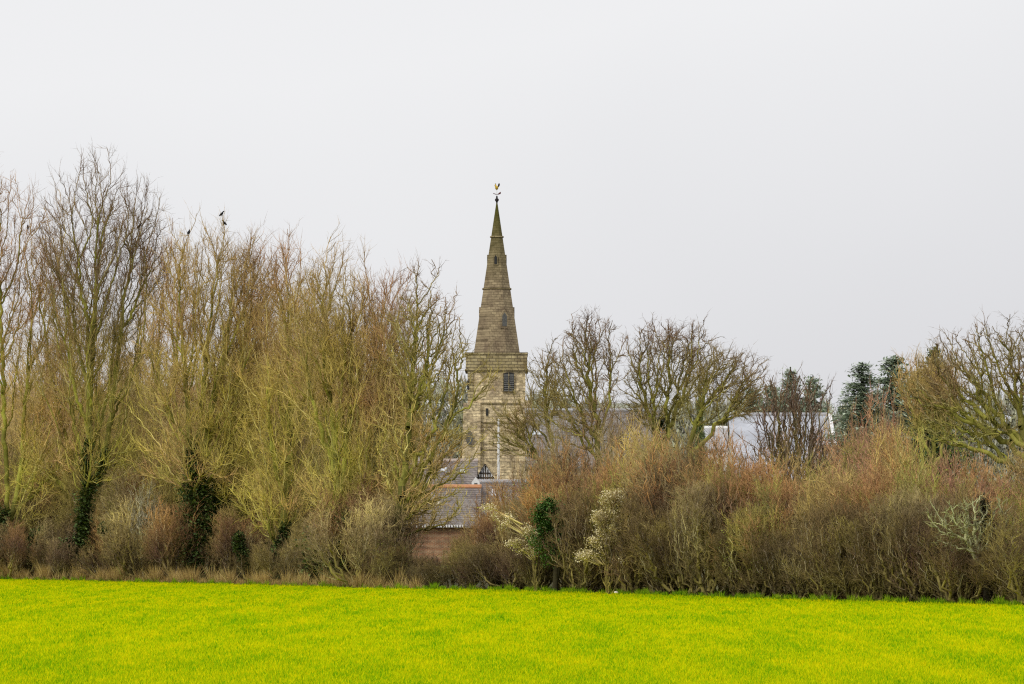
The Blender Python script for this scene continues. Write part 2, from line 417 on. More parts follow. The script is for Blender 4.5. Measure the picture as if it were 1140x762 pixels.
# ------------------------------------------------------------------ solids for buildings
def poly(name, verts, faces, mat, parent=None):
    me = bpy.data.meshes.new(name); me.from_pydata([tuple(map(float, v)) for v in verts], [], faces); me.update()
    return link(name, me, mat, parent)
class MB:
    def __init__(s): s.v = []; s.f = []
    def add(s, v, f): n = len(s.v); s.v += [tuple(map(float, q)) for q in v]; s.f += [tuple(i + n for i in q) for q in f]; return s
    def box(s, x0, x1, y0, y1, z0, z1):
        return s.add([(x0, y0, z0), (x1, y0, z0), (x1, y1, z0), (x0, y1, z0), (x0, y0, z1), (x1, y0, z1), (x1, y1, z1), (x0, y1, z1)],
                     [(0, 3, 2, 1), (4, 5, 6, 7), (0, 1, 5, 4), (1, 2, 6, 5), (2, 3, 7, 6), (3, 0, 4, 7)])
    def ring(s, prof, sides, cx=0, cy=0, rot=0, cap=True):      # prof: [(r,z)...]
        n = len(s.v)
        for r, z in prof:
            for k in range(sides):
                a = rot + 2 * math.pi * k / sides; s.v.append((cx + r * math.cos(a), cy + r * math.sin(a), z))
        for i in range(len(prof) - 1):
            for k in range(sides):
                j = (k + 1) % sides; s.f.append((n + i * sides + k, n + i * sides + j, n + (i + 1) * sides + j, n + (i + 1) * sides + k))
        if cap:
            s.f.append(tuple(n + k for k in range(sides))[::-1]); s.f.append(tuple(n + (len(prof) - 1) * sides + k for k in range(sides)))
        return s
    def tube(s, a, b, r, sides=8):
        a, b = Vector(a), Vector(b); d = (b - a).normalized(); u = d.orthogonal().normalized(); w = d.cross(u); n = len(s.v)
        for p in (a, b):
            for k in range(sides):
                q = p + (u * math.cos(2 * math.pi * k / sides) + w * math.sin(2 * math.pi * k / sides)) * r; s.v.append(tuple(q))
        for k in range(sides):
            j = (k + 1) % sides; s.f.append((n + k, n + j, n + sides + j, n + sides + k))
        s.f.append(tuple(n + k for k in range(sides))[::-1]); s.f.append(tuple(n + sides + k for k in range(sides))); return s
    def build(s, name, mat, parent=None): return poly(name, s.v, s.f, mat, parent)

def stone_mat(name, c1, c2, mortar, moss=None, bw=.62, bh=.30, blotch=(.55, 1.2), axis_mix=True):
    m, N, L, b = nt(name)
    tcn = N.new('ShaderNodeTexCoord').outputs['Object']
    sp = N.new('ShaderNodeSeparateXYZ'); L.new(tcn, sp.inputs[0])
    a = N.new('ShaderNodeMath'); a.operation = 'ADD'; L.new(sp.outputs[0], a.inputs[0]); L.new(sp.outputs[1], a.inputs[1])
    cb = N.new('ShaderNodeCombineXYZ'); L.new(a.outputs[0], cb.inputs[0]); L.new(sp.outputs[2], cb.inputs[1])
    br = N.new('ShaderNodeTexBrick'); L.new(cb.outputs[0], br.inputs['Vector'])
    br.inputs['Color1'].default_value = (*c1, 1); br.inputs['Color2'].default_value = (*c2, 1); br.inputs['Mortar'].default_value = (*mortar, 1)
    br.inputs['Scale'].default_value = 1; br.inputs['Brick Width'].default_value = bw; br.inputs['Row Height'].default_value = bh; br.inputs['Mortar Size'].default_value = .025; br.inputs['Mortar Smooth'].default_value = .4
    n1 = noise(N, L, .8, 6, tcn, .7); n2 = noise(N, L, 2.6, 5, tcn, .75, stretch=(.7, .7, 1.5))
    c = mixc(N, L, 1., br.outputs[0], ramp(N, L, n2, [(.32, (blotch[0],) * 3), (.68, (blotch[1],) * 3)]), 'MULTIPLY')
    c = mixc(N, L, 1., c, ramp(N, L, n1, [(.35, (.62, .56, .52)), (.5, (1, .95, .85)), (.68, (1.2, 1.15, 1.0))]), 'MULTIPLY')
    if moss:
        mm = N.new('ShaderNodeMapRange'); mm.inputs[1].default_value = moss[0]; mm.inputs[2].default_value = moss[1]; L.new(sp.outputs[2], mm.inputs[0])
        c = mixc(N, L, mm.outputs[0], c, mixc(N, L, n2, moss[2], moss[3]))
    L.new(c, b.inputs['Base Color'])
    bp = N.new('ShaderNodeBump'); bp.inputs['Strength'].default_value = .5; bp.inputs['Distance'].default_value = .05; L.new(br.outputs['Fac'], bp.inputs['Height']); bp.invert = True
    L.new(bp.outputs[0], b.inputs['Normal'])
    return m
def plain(name, col, var=.2, sc=2., rough=.8, metal=0):
    m, N, L, b = nt(name); n = noise(N, L, sc, 4)
    L.new(ramp(N, L, n, [(.3, tuple(x * (1 - var) for x in col)), (.7, tuple(min(1, x * (1 + var)) for x in col))]), b.inputs['Base Color'])
    b.inputs['Roughness'].default_value = rough; b.inputs['Metallic'].default_value = metal; return m
STONE = stone_mat('tower_stone', (.88, .76, .54), (.56, .47, .32), (.48, .41, .30), bw=.6, bh=.28, blotch=(.28, 1.35))
STONED = stone_mat('parapet_stone', (.50, .44, .28), (.32, .27, .16), (.12, .10, .07))
SPIRE = stone_mat('spire_stone', (.40, .335, .235), (.27, .22, .155), (.19, .155, .105), moss=(26.5, 34.5, (.055, .055, .012), (.12, .11, .02)), bw=.5, bh=.25, blotch=(.7, 1.2))
LOUV = plain('louvre_slate', (.13, .13, .125), .35, 8)
DARK = plain('dark_opening', (.035, .035, .035), .3)
GOLD = plain('gilded_metal', (.62, .42, .06), .15, 5, .35, .3)
IRON = plain('black_iron', (.03, .025, .025), .2)
WHITE = plain('white_paint', (.8, .8, .8), .06)

# ------------------------------------------------------------------ church
YC = 340.; xc = W(553, YC)
px2 = lambda v: v / FP * YC
ch = thing('church', (xc, YC + 3.2, 0), 'stone village church with a tall mossy broach spire topped by a gilt weathercock', 'church')
X = lambda px: W(px, YC) - xc
yb, yf = 3.0, -3.2           # back and front of the tower relative to the foot
zt = Z(395, YC); zs = Z(455, YC)
t = MB(); t.box(X(520.5), X(585), yf, yb, 0, Z(411, YC))
t.build('tower', STONE, ch)
p = MB(); p.box(X(518.5), X(587), yf - .12, yb + .12, Z(411, YC) - .02, Z(394.5, YC)); p.box(X(517.5), X(588), yf - .22, yb + .22, Z(413, YC), Z(410.6, YC) - .035); p.box(X(517.8), X(587.7), yf - .2, yb + .2, Z(394.4, YC), Z(392.6, YC))
p.build('parapet', STONED, ch)
# clasping buttresses widening downwards, each its own part
def buttress(x0, x1, y0, y1, ztop, slope, zb=0):
    b_ = MB(); b_.add([(x0, y0, zb), (x1, y0, zb), (x1, y1, zb), (x0, y1, zb), (x0 + slope[0], y0 + .5, ztop), (x1 + slope[1], y0 + .5, ztop), (x1 + slope[1], y1, ztop), (x0 + slope[0], y1, ztop)],
        [(0, 3, 2, 1), (4, 5, 6, 7), (0, 1, 5, 4), (1, 2, 6, 5), (2, 3, 7, 6), (3, 0, 4, 7)])
    b_.build('buttress', STONE, ch)
buttress(X(512), X(535), yf - .9, yf + 1.2, Z(449, YC), (.35, 0))
buttress(X(578), X(602), yf - .7, yf + 1.1, Z(446, YC), (0, -.9))
# strip of darker stone standing in for the tower's shaded left face
sh = MB(); sh.box(X(520.6), X(527), yf - .1, yf + .2, Z(446, YC), Z(413, YC) - .05); sh.build('dark_side_strip', STONED, ch)
wi = MB(); wi.box(X(560.5), X(572.5), yf - .05, yf + .25, Z(436, YC), Z(416, YC)); wi.add([(X(560.5), yf - .05, Z(416, YC)), (X(572.5), yf - .05, Z(416, YC)), (X(566.5), yf - .05, Z(411.8, YC) - .25)], [(0, 1, 2)])
wo = wi.build('bell_opening', DARK, ch)
lv = MB()
for k in range(9):
    z = Z(435.5, YC) + k * (px2(19) / 9); lv.add([(X(560.8), yf - .16, z), (X(572.2), yf - .16, z), (X(572.2), yf - .07, z + .14), (X(560.8), yf - .07, z + .14)], [(0, 1, 2, 3)])
lv.build('louvre', LOUV, wo)
fr = MB(); fr.box(X(559.7), X(560.5), yf - .2, yf, Z(436, YC), Z(416, YC)); fr.box(X(572.5), X(573.3), yf - .2, yf, Z(436, YC), Z(416, YC)); fr.box(X(566.1), X(566.9), yf - .19, yf, Z(435.9, YC), Z(415, YC)); fr.box(X(559.4), X(573.6), yf - .24, yf, Z(436.9, YC), Z(436.05, YC))
fr.build('window_frame', STONED, wo)
ov = MB(); n = 14
ov.add([(X(522.8) + px2(4) * math.cos(2 * math.pi * k / n), yf - .905 + .02 * 0, Z(488, YC) + px2(8) * math.sin(2 * math.pi * k / n)) for k in range(n)] + [(X(522.8), yf - .95, Z(488, YC))], [(k, (k + 1) % n, n) for k in range(n)])
ov.build('window', LOUV, ch)
for zz in (449, 470, 500):
    sc_ = MB(); sc_.box(X(535.5), X(577.5), yf - .12, yf + .02, Z(zz + 1, YC), Z(zz, YC)); sc_.build('string_course', STONED, ch)
for (a, b2) in (((520, 424), (522.4, 434)), ((541, 455), (543.5, 463))):
    MB().box(X(a[0]) , X(b2[0]), yf - .14, yf + .05, Z(b2[1], YC), Z(a[1], YC)).build('window', DARK, ch)
# spire
zb, ztip = Z(394, YC), Z(221.5, YC)
rb_ = px2(52) / 2 / math.cos(math.pi / 8); rt_ = px2(1.2) / 2
spm = MB(); rot = math.pi / 8
def sr(z): return rb_ + (rt_ - rb_) * (z - zb) / (ztip - zb)
prof = [(sr(z), z) for z in np.linspace(zb, ztip, 22)]
spm.ring(prof, 8, 0, 0, rot); spo = spm.build('spire', SPIRE, ch)
for py in (261, 319.5):
    z = Z(py, YC); MB().ring([(sr(z) + .03, z - .07), (sr(z) + .13, z - .05), (sr(z) + .13, z + .05), (sr(z) + .02, z + .08)], 8, 0, 0, rot).build('string_course', STONED, spo)
# lucarnes: small gabled openings
def lucarne(ang, z0, h, wd, gap, depth=.35):
    r = sr(z0) * math.cos(math.pi / 8)
    ca, sa = math.cos(ang), math.sin(ang)
    def T(p): u, d, z = p; return ((r + d) * ca - u * sa, (r + d) * sa + u * ca, z)
    hw = wd / 2
    v = [(-hw, depth * .3, z0), (hw, depth * .3, z0), (hw, depth * .3, z0 + h * .7), (0, depth * .3, z0 + h), (-hw, depth * .3, z0 + h * .7)]
    vb = [(a_, -.6, c_) for a_, _, c_ in v]
    q = MB(); q.add([T(p_) for p_ in v + vb], [(0, 1, 2, 3, 4), (0, 5, 6, 1), (1, 6, 7, 2), (2, 7, 8, 3), (3, 8, 9, 4), (4, 9, 5, 0)])
    o = q.build('lucarne', SPIRE, spo)
    k = .62
    d = depth * .3 + .012
    q = MB(); q.add([T(p_) for p_ in [(-hw * k, d, z0 + .12 * h), (hw * k, d, z0 + .12 * h), (hw * k, d, z0 + h * .66), (0, d, z0 + h * .85), (-hw * k, d, z0 + h * .66)]], [(0, 1, 2, 3, 4)])
    q.build('window', gap, o)
fr_ = -math.pi / 2
lucarne(fr_ - math.radians(6), Z(294, YC), 1.25, .46, DARK, .25); lucarne(0, Z(291, YC), .9, .4, DARK, .05); lucarne(math.pi, Z(291, YC), .9, .4, DARK, .05); lucarne(math.pi / 2, Z(294, YC), 1.2, .6, DARK)
lucarne(fr_ + math.radians(22), Z(365, YC), 1.9, .8, LOUV, .5); lucarne(0, Z(351, YC), 1.0, .5, DARK, .05); lucarne(math.pi, Z(351, YC), 1.0, .5, DARK, .1); lucarne(math.pi / 2, Z(358, YC), 1.6, .7, DARK)
# finial and weathercock
fm = MB().ring([(.05, ztip - .3), (.09, ztip), (.19, ztip + .12), (.2, ztip + .26), (.08, ztip + .38), (.1, ztip + .5), (.03, ztip + .62)], 10); fm.build('finial', IRON, spo)
wv = thing('weathercock', (xc, YC + 3.2, ztip + .6), 'small gilded weathercock with a dark tail at the very tip of the spire', 'weathervane', None, 0, (.85, .85, .95))
MB().tube((0, 0, -.1), (0, 0, .95), .03).build('rod', WHITE, wv)
ar = MB()
for a_, b_, r_ in (((-.42, 0, .26), (-.12, 0, .17), .04), ((-.12, 0, .17), (.15, 0, .17), .03), ((.15, 0, .17), (.45, 0, .3), .035)): ar.tube(a_, b_, r_)
ar.add([(.14, 0, .12), (.45, -.02, .2), (.48, 0, .44), (.3, .02, .36), (.16, 0, .26)], [(0, 1, 2, 3, 4)]); ar.build('arrow', plain('maroon_metal', (.12, .03, .03)), wv)
body = MB().ring([(.02, .62), (.12, .68), (.19, .8), (.2, .93), (.12, 1.03), (.03, 1.08)], 10, -.02, 0)
body.ring([(.09, .98), (.1, 1.06), (.08, 1.16), (.02, 1.24)], 8, -.15, 0)
body.add([(-.24, 0, 1.12), (-.35, .01, 1.08), (-.24, 0, 1.05)], [(0, 1, 2)]); bo = body.build('cock', GOLD, wv)
MB().add([(.08, 0, .95), (.16, .03, 1.28), (.27, 0, 1.36), (.36, -.03, 1.26), (.33, 0, 1.06), (.2, 0, .92)], [(0, 1, 2, 3, 4, 5)]).build('tail', IRON, bo)
MB().add([(-.22, 0, 1.2), (-.24, .02, 1.32), (-.17, 0, 1.27), (-.13, 0, 1.36), (-.08, 0, 1.22)], [(0, 1, 2, 3, 4)]).build('comb', IRON, bo)
# nave, low behind the hedge to the side of the tower
LEAD = plain('lead_roof', (.42, .42, .44), .2)
nv = MB(); nv.box(X(602), X(690), -1.5, 6, 0, Z(522, YC)); nv.box(X(588), X(602), -1.2, 2.9, 0, Z(498, YC)); nv.build('nave', STONE, ch)
rf = MB(); xa, xb_ = X(600), X(692); z0, z1 = Z(522, YC) + .02, Z(512, YC)
rf.add([(xa, -1.8, z0), (xb_, -1.8, z0), (xb_, 2.2, z1), (xa, 2.2, z1), (xb_, 6.3, z0), (xa, 6.3, z0)], [(0, 1, 2, 3), (3, 2, 4, 5), (0, 3, 5), (1, 4, 2)]); rf.box(xa, xb_, -1.85, -1.55, z0 - .2, z0 - .02); rf.build('nave_roof', LEAD, ch)

fp = thing('flagpole', (W(555, 325), 325, 0), 'slim white flagpole standing in front of the church tower', 'flagpole')
MB().ring([(.12, 0), (.115, Z(500, 325)), (.09, Z(469, 325))], 10).build('pole', WHITE, fp)
MB().ring([(.03, Z(469, 325)), (.09, Z(469, 325) + .05), (.09, Z(469, 325) + .14), (.02, Z(469, 325) + .2)], 10).build('finial', WHITE, fp)

# ------------------------------------------------------------------ village roofs
def roof_mat(name, c1, c2):
    return stone_mat(name, c1, c2, tuple(x * .5 for x in c1), bw=.35, bh=.14, blotch=(.8, 1.15))
SLATE = roof_mat('slate', (.30, .28, .29), (.23, .21, .22)); SLATEL = roof_mat('hazed_slate', (.33, .32, .34), (.27, .26, .28))  # second slate lightened to carry distance haze in its colour
BRICK = stone_mat('red_brick', (.42, .17, .09), (.33, .13, .07), (.35, .28, .2), bw=.23, bh=.08)
TILE = plain('ridge_tile', (.55, .27, .14), .2); TILEP = plain('pale_ridge', (.5, .42, .38), .15)
GLASS = plain('sky_glass', (.72, .78, .85), .06, 3, .12); CREAM = plain('cream_render', (.62, .56, .44), .1)
def gable_house(name, px0, px1, Y, eave, ridge, depth, wall, roof, ridge_m, label, cat, over=.3):
    x0, x1, ze, zr = W(px0, Y), W(px1, Y), Z(eave, Y), Z(ridge, Y)
    cx = (x0 + x1) / 2; o = thing(name, (cx, Y, 0), label, cat); x0 -= cx; x1 -= cx; d = depth
    yr = d / 2
    MB().add([(x0 + over, over, 0), (x1 - over, over, 0), (x1 - over, d - over, 0), (x0 + over, d - over, 0),
              (x0 + over, over, ze), (x1 - over, over, ze), (x1 - over, d - over, ze), (x0 + over, d - over, ze), (x0 + over, yr, zr - .15), (x1 - over, yr, zr - .15)],
             [(0, 1, 5, 4), (2, 3, 7, 6), (1, 2, 6, 9, 5), (3, 0, 4, 8, 7)]).build('wall', wall, o)
    th = .14
    r = MB().add([(x0, 0, ze), (x1, 0, ze), (x1, yr, zr), (x0, yr, zr), (x0, d, ze), (x1, d, ze), (x0, 0, ze - th), (x1, 0, ze - th), (x1, yr, zr - th), (x0, yr, zr - th), (x0, d, ze - th), (x1, d, ze - th)],
                 [(0, 1, 2, 3), (3, 2, 5, 4), (6, 0, 3, 9), (9, 3, 4, 10), (1, 7, 8, 2), (2, 8, 11, 5), (0, 6, 7, 1), (4, 5, 11, 10)]).build('roof', roof, o)
    MB().tube((x0 - .02, yr, zr + .02), (x1 + .02, yr, zr + .02), .16).build('ridge', ridge_m, r)
    def on(px, py, w_, h_, name='skylight', lean=0, mat=GLASS):   # a pane lying just proud of the front slope
        f = (Z(py, Y) - ze) / (zr - ze); f = max(.05, min(.95, f)); X0 = W(px, Y) - cx
        n = Vector((0, -(zr - ze), yr)).normalized() * .06; u = Vector((0, yr, zr - ze)).normalized()
        c = Vector((X0, yr * f, ze + (zr - ze) * f)) + n
        q = [c + Vector((-w_ / 2, 0, 0)) - u * h_ / 2, c + Vector((w_ / 2, 0, 0)) - u * h_ / 2, c + Vector((w_ / 2, 0, 0)) + u * h_ / 2, c + Vector((-w_ / 2, 0, 0)) + u * h_ / 2]
        sk = poly(name, [v + n * .5 for v in q] + [v - n * 2 for v in q], [(0, 1, 2, 3), (0, 4, 5, 1), (1, 5, 6, 2), (2, 6, 7, 3), (3, 7, 4, 0)], mat, r)
        return sk
    return o, r, on, cx
a1, r1, on1, cx1 = gable_house('cottage', 350, 535, 222, 585.5, 541.5, 9, BRICK, SLATE, TILE, 'long low red brick cottage with grey slate roof and orange ridge tiles', 'cottage')
for k in range(24):
    x = W(446 + k * 2.95 * 1.02, 222) - cx1
    MB().box(x - .05, x + .05, -.12, .24, Z(587.3, 222), Z(584.4, 222) - .16 * 0 - .0).build('eave_dentil', WHITE, a1)
on1(484, 560, .5, .6, 'skylight', mat=CREAM)
a2, r2, on2, cx2 = gable_house('house', 395, 531, 250, 541, 512, 9, CREAM, SLATE, TILEP, 'grey slate roofed house with two small skylights, behind the brick cottage', 'house')
on2(493, 523, .45, .75); on2(515, 525, .45, .6)
a3, r3, on3, cx3 = gable_house('house', 531, 590, 238, 578, 536, 7, CREAM, SLATE, LEAD, 'slate roofed house with a white dormer, just below the flagpole', 'house')
on3(550, 549, .36, .75)
# dormer
xd = W(529.5, 238) - cx3; zd = Z(541, 238)
dm = MB().add([(xd - .28, .4, zd - .45), (xd + .28, .4, zd - .45), (xd + .28, .4, zd + .25), (xd, .4, zd + .62), (xd - .28, .4, zd + .25), (xd - .28, 2.6, zd - .45), (xd + .28, 2.6, zd - .45), (xd + .28, 2.6, zd + .25), (xd, 2.6, zd + .62), (xd - .28, 2.6, zd + .25)],
              [(0, 1, 2, 3, 4), (0, 4, 9, 5), (1, 6, 7, 2), (2, 7, 8, 3), (3, 8, 9, 4)]).build('dormer', WHITE, r3)
poly('window', [(xd - .1, .38, zd - .35), (xd + .12, .38, zd - .35), (xd + .12, .38, zd + .2), (xd - .1, .38, zd + .2)], [(0, 1, 2, 3)], LOUV, dm)
# half-timbered gable
TIM = plain('dark_timber', (.05, .04, .03))
Yh = 246.; cxh = W(540, Yh); hb = thing('timbered_house', (cxh, Yh, 0), 'white gable with dark timber framing at the foot of the tower', 'house')
u = lambda px: W(px, Yh) - cxh
MB().add([(u(531), 0, 0), (u(549.5), 0, 0), (u(549.5), 0, Z(531, Yh)), (u(540), 0, Z(517, Yh)), (u(531), 0, Z(531, Yh)), (u(531), 5, 0), (u(549.5), 5, 0), (u(549.5), 5, Z(531, Yh)), (u(540), 5, Z(517, Yh)), (u(531), 5, Z(531, Yh))],
         [(0, 1, 2, 3, 4), (5, 9, 8, 7, 6), (0, 4, 9, 5), (1, 6, 7, 2)]).build('wall', WHITE, hb)
tm = MB()
for px in (533, 535.5, 538, 540.5, 543, 545.5, 548): tm.box(u(px) - .035, u(px) + .035, -.04, .02, Z(540, Yh), Z(517 + abs(px - 540) * 1.45, Yh) - .1)
for py in (537, 532, 527): tm.box(u(531) if py > 530 else u(534), u(549.5) if py > 530 else u(546), -.055, .02, Z(py, Yh) - .045, Z(py, Yh) + .045)
tm.build('timber_frame', TIM, hb)
MB().add([(u(530), -.25, Z(532.5, Yh)), (u(540), -.25, Z(516, Yh)), (u(540), 5.2, Z(516, Yh)), (u(530), 5.2, Z(532.5, Yh)), (u(550.5), -.25, Z(532.5, Yh)), (u(550.5), 5.2, Z(532.5, Yh))], [(0, 1, 2, 3), (1, 4, 5, 2)]).build('roof', SLATE, hb)
a4, r4, on4, cx4 = gable_house('barn', 585, 742, 300, 520, 454, 14, CREAM, SLATEL, LEAD, 'long grey-roofed barn behind the bare trees right beside the church tower', 'barn', .3)
on4(598, 480, .8, .9)
PALE = plain('pale_sheet_roof', (.46, .48, .53), .2, .5)
a5, r5, on5, cx5 = gable_house('barn', 818, 932, 262, 535, 458, 16, CREAM, PALE, LEAD, 'large barn with a pale blue-white sheet roof showing through the many-stemmed bare tree', 'barn', .2)
x1 = W(932, 262) - cx5
MB().add([(x1 + .02, -.05, Z(522, 262) + .05), (x1 + .3, -.05, Z(522, 262) + .05), (x1 + .3, 8, Z(458, 262) + .1), (x1 + .02, 8, Z(458, 262) + .1)], [(0, 1, 2, 3)]).build('verge_board', WHITE, r5)
a6, r6, on6, cx6 = gable_house('shed', 786, 812, 255, 500, 476, 5, WHITE, LEAD, WHITE, 'small white shed glimpsed past the big spreading limb, beside the pale barn', 'shed', .1)

# ------------------------------------------------------------------ the far wood
def wood_mass():
    s = Soup(); n = 34000
    px = R.uniform(-150, 1320, n); Y = R.uniform(430, 470, n)
    top = np.interp(px, [-100, 300, 440, 505, 530, 590, 640, 700, 830, 900, 1000, 1140, 1300], [420, 415, 404, 408, 425, 422, 432, 444, 436, 436, 440, 420, 420])
    top = top + 7 * np.sin(px * .13) + 5 * np.sin(px * .31 + 2) + 4 * np.sin(px * .71)
    zt = CAMH + (HY - top) / FP * Y
    hgt = R.uniform(0, 1, n) ** .6 * zt
    a = np.stack([(px - CX) / FP * Y, Y, hgt * .9], 1)
    d = R.normal(size=(n, 3)) * .5 + np.array([0, 0, 1.2]); d /= np.linalg.norm(d, axis=1, keepdims=True)
    b = a + d * R.uniform(.8, 2.4, n)[:, None]
    spikes(s, a, b, np.full(n, .16), np.full(n, .5), np.ones(n), R.uniform(0, 1, n))
    m_ = a + d * .4
    leaves(s, m_, .9, R, 1, .5)
    return s.mesh('far_woodland')
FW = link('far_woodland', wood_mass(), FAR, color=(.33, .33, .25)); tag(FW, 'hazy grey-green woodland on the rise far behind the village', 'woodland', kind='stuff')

# ------------------------------------------------------------------ trees
OLIVE = (.42, .28, .12); RUST = (.40, .22, .12); MAROON = (.20, .12, .08); TAN = (.42, .27, .13); GREYB = (.36, .26, .16); PINK = (.40, .225, .15)
def el(px, py, rx, ry, Y, dy=None):
    c = P(px, py, Y); return (c, (rx / FP * Y, dy if dy else rx / FP * Y * .9, ry / FP * Y))
def tree(name, label, base, Y, chains, ells, N, color, mat=WOOD, ivy=None, group=None, ivymat=None, **kw):
    chs = [[P(x, y, Y + (dy[0] if dy else 0)) for (x, y, *dy) in c] for c in chains]
    chs[0][0][2] = 0
    for c in chs:
        c[0][2] = max(0, c[0][2])
    tm_, cm_, X_, R_ = bare_tree(name, chs, [el(*e[:4], Y + (e[4] if len(e) > 4 else 0), e[5] if len(e) > 5 else None) for e in ells], N, **kw)
    foot = chs[0][0]
    o = thing(name, tuple(foot), label, 'tree', group)
    link('trunk', tm_, mat, o, color=color); link('crown', cm_, mat, o, color=color)
    for iv in (ivy or []):
        pth, rad, n, sz = iv
        pp = [P(x, y, Y - .15) - foot for x, y in pth]
        link('ivy', ivy_mesh(pp, [r_ / FP * Y for r_ in rad], n, sz), ivymat or IVY, o)
    return o, X_
TALL = dict(kz=.86, bf=.5, up=.35, twig=(4, .85), sub=2, rt=.0105, e=2.45, wob=.05, tw_r=.0078, rmax=.24)
PTS = {}
def T(key, *a, **k):
    o, X_ = tree(*a, **k); PTS[key] = X_; return o

T('edge', 'bare_tree', 'leaning many-limbed bare tree with dark ivy foot at the field edge beside the picture border', 0, 154,
  [[(-2, 645), (-10, 560), (-14, 470), (-20, 330)], [(-2, 620), (18, 560), (26, 500), (30, 400)], [(18, 575), (45, 535), (80, 512), (120, 500)], [(5, 600), (8, 520), (3, 420), (0, 300)]],
  [(-14, 258, 46, 122), (26, 350, 62, 145), (60, 470, 70, 60), (40, 540, 50, 50)], 1250, RUST, ivy=[([(2, 645), (0, 610), (4, 570)], [20, 18, 8], 2600, .2), ([(-6, 640), (-8, 560)], [14, 8], 900, .2)], **TALL)
T('twin', 'bare_tree', 'tallest bare tree, its ivy-wrapped trunk forking into two upright stems', 92, 149,
  [[(92, 638), (92, 590), (93, 555), (100, 480), (103, 380), (112, 250)], [(93, 555), (116, 520), (126, 430), (143, 300), (150, 240)], [(103, 400), (92, 320), (80, 250)], [(105, 350), (108, 250), (114, 200)]],
  [(115, 290, 80, 122), (62, 310, 32, 90), (165, 290, 32, 78), (105, 400, 80, 80), (120, 500, 60, 50)], 1750, MAROON, thick0=.1, ivy=[([(92, 640), (91, 600), (94, 560)], [9, 9, 9], 1800, .2), ([(94, 560), (97, 520), (98, 490)], [8, 6, 3], 900, .2), ([(94, 560), (112, 528), (117, 500)], [8, 6, 3], 700, .2), ([(82, 612), (78, 606)], [12, 9], 600, .2)], **TALL)
T('mossy', 'bare_tree', 'bare tree with a stout bright moss-green trunk next to the ivy-wrapped twin stems', 86, 154,
  [[(88, 640), (88, 570), (84, 500), (82, 420), (74, 330)], [(88, 570), (62, 530), (35, 505)], [(84, 520), (60, 440), (45, 330)]],
  [(62, 330, 48, 115), (90, 430, 70, 90), (60, 520, 60, 50)], 800, OLIVE, thick0=.16, **TALL)
T('b1', 'bare_tree', 'slender bare tree with a moss-tinted crown between the twin-stemmed and the ivy-columned tree', 165, 163,
  [[(165, 640), (168, 560), (172, 460), (180, 340)], [(170, 520), (150, 430), (160, 330)], [(172, 500), (195, 420), (200, 300)]],
  [(185, 345, 50, 108), (170, 450, 70, 90), (165, 550, 55, 50)], 1000, RUST, **TALL)
T('ivycol', 'bare_tree', 'broad many-stemmed bare tree rising from a thick ivy column', 222, 142.5,
  [[(220, 642), (216, 560), (212, 490), (205, 400), (200, 300)], [(216, 560), (222, 480), (232, 380), (240, 270)], [(218, 545), (236, 460), (252, 380), (268, 280)], [(214, 500), (180, 450), (170, 400)], [(228, 500), (255, 440), (285, 410)]],
  [(240, 325, 72, 96), (205, 350, 45, 95), (280, 350, 45, 85), (230, 420, 95, 90), (230, 510, 90, 45)], 1700, OLIVE, thick0=.09, ivy=[([(218, 644), (217, 600), (215, 550), (216, 500)], [13, 15, 15, 8], 3400, .2), ([(228, 600), (228, 560), (222, 520)], [8, 10, 5], 1400, .2)], **TALL)
T('leaner', 'bare_tree', 'bare tree with an ivy-clad leaning stem close beside the ivy-columned tree', 247, 143,
  [[(245, 642), (247, 590), (250, 530), (262, 450), (280, 330)], [(250, 530), (270, 480), (310, 440)]],
  [(285, 350, 38, 92), (265, 450, 50, 70), (275, 540, 45, 50)], 1250, RUST, thick0=.08, ivy=[([(246, 640), (248, 580), (252, 535)], [6, 7, 4], 1300, .2), ([(238, 600), (240, 535)], [5, 4], 700, .2)], **TALL)
T('b2', 'bare_tree', 'upright bare tree with reddish-brown twig tips and ivy low on its slanting stem', 315, 138,
  [[(311, 648), (316, 590), (322, 500), (325, 390), (318, 300)], [(318, 560), (300, 480), (298, 380)], [(322, 520), (345, 430), (350, 320)]],
  [(318, 360, 45, 105), (320, 450, 60, 90), (310, 550, 50, 50)], 1150, RUST, ivy=[([(311, 646), (313, 610), (319, 585)], [9, 9, 4], 1500, .2)], **TALL)
T('b3', 'bare_tree', 'dense bare tree with a dark ivy thicket about its base, nearer the spire', 378, 133,
  [[(378, 650), (378, 580), (372, 480), (365, 380)], [(378, 600), (398, 550), (425, 490), (460, 420)], [(376, 560), (390, 460), (392, 350)], [(374, 520), (345, 450), (340, 360)]],
  [(372, 360, 48, 100), (350, 400, 50, 110), (400, 420, 65, 105), (385, 540, 60, 50)], 1500, TAN, ivy=[([(345, 650), (352, 600), (372, 580)], [10, 15, 12], 1500, .2), ([(372, 650), (378, 600), (380, 580)], [22, 24, 14], 2300, .2), ([(398, 650), (405, 610), (412, 590)], [20, 22, 10], 1700, .2)], **TALL)
T('b4', 'bare_tree', 'bare tree with pale grey leaning branches and purplish upper twigs', 410, 133,
  [[(408, 650), (412, 580), (418, 480), (425, 380), (428, 320)], [(412, 600), (440, 520), (465, 440)], [(412, 580), (395, 500), (400, 400)]],
  [(428, 385, 50, 96), (430, 470, 55, 80), (415, 560, 45, 40)], 1100, PINK, mat=WOODG, **TALL)
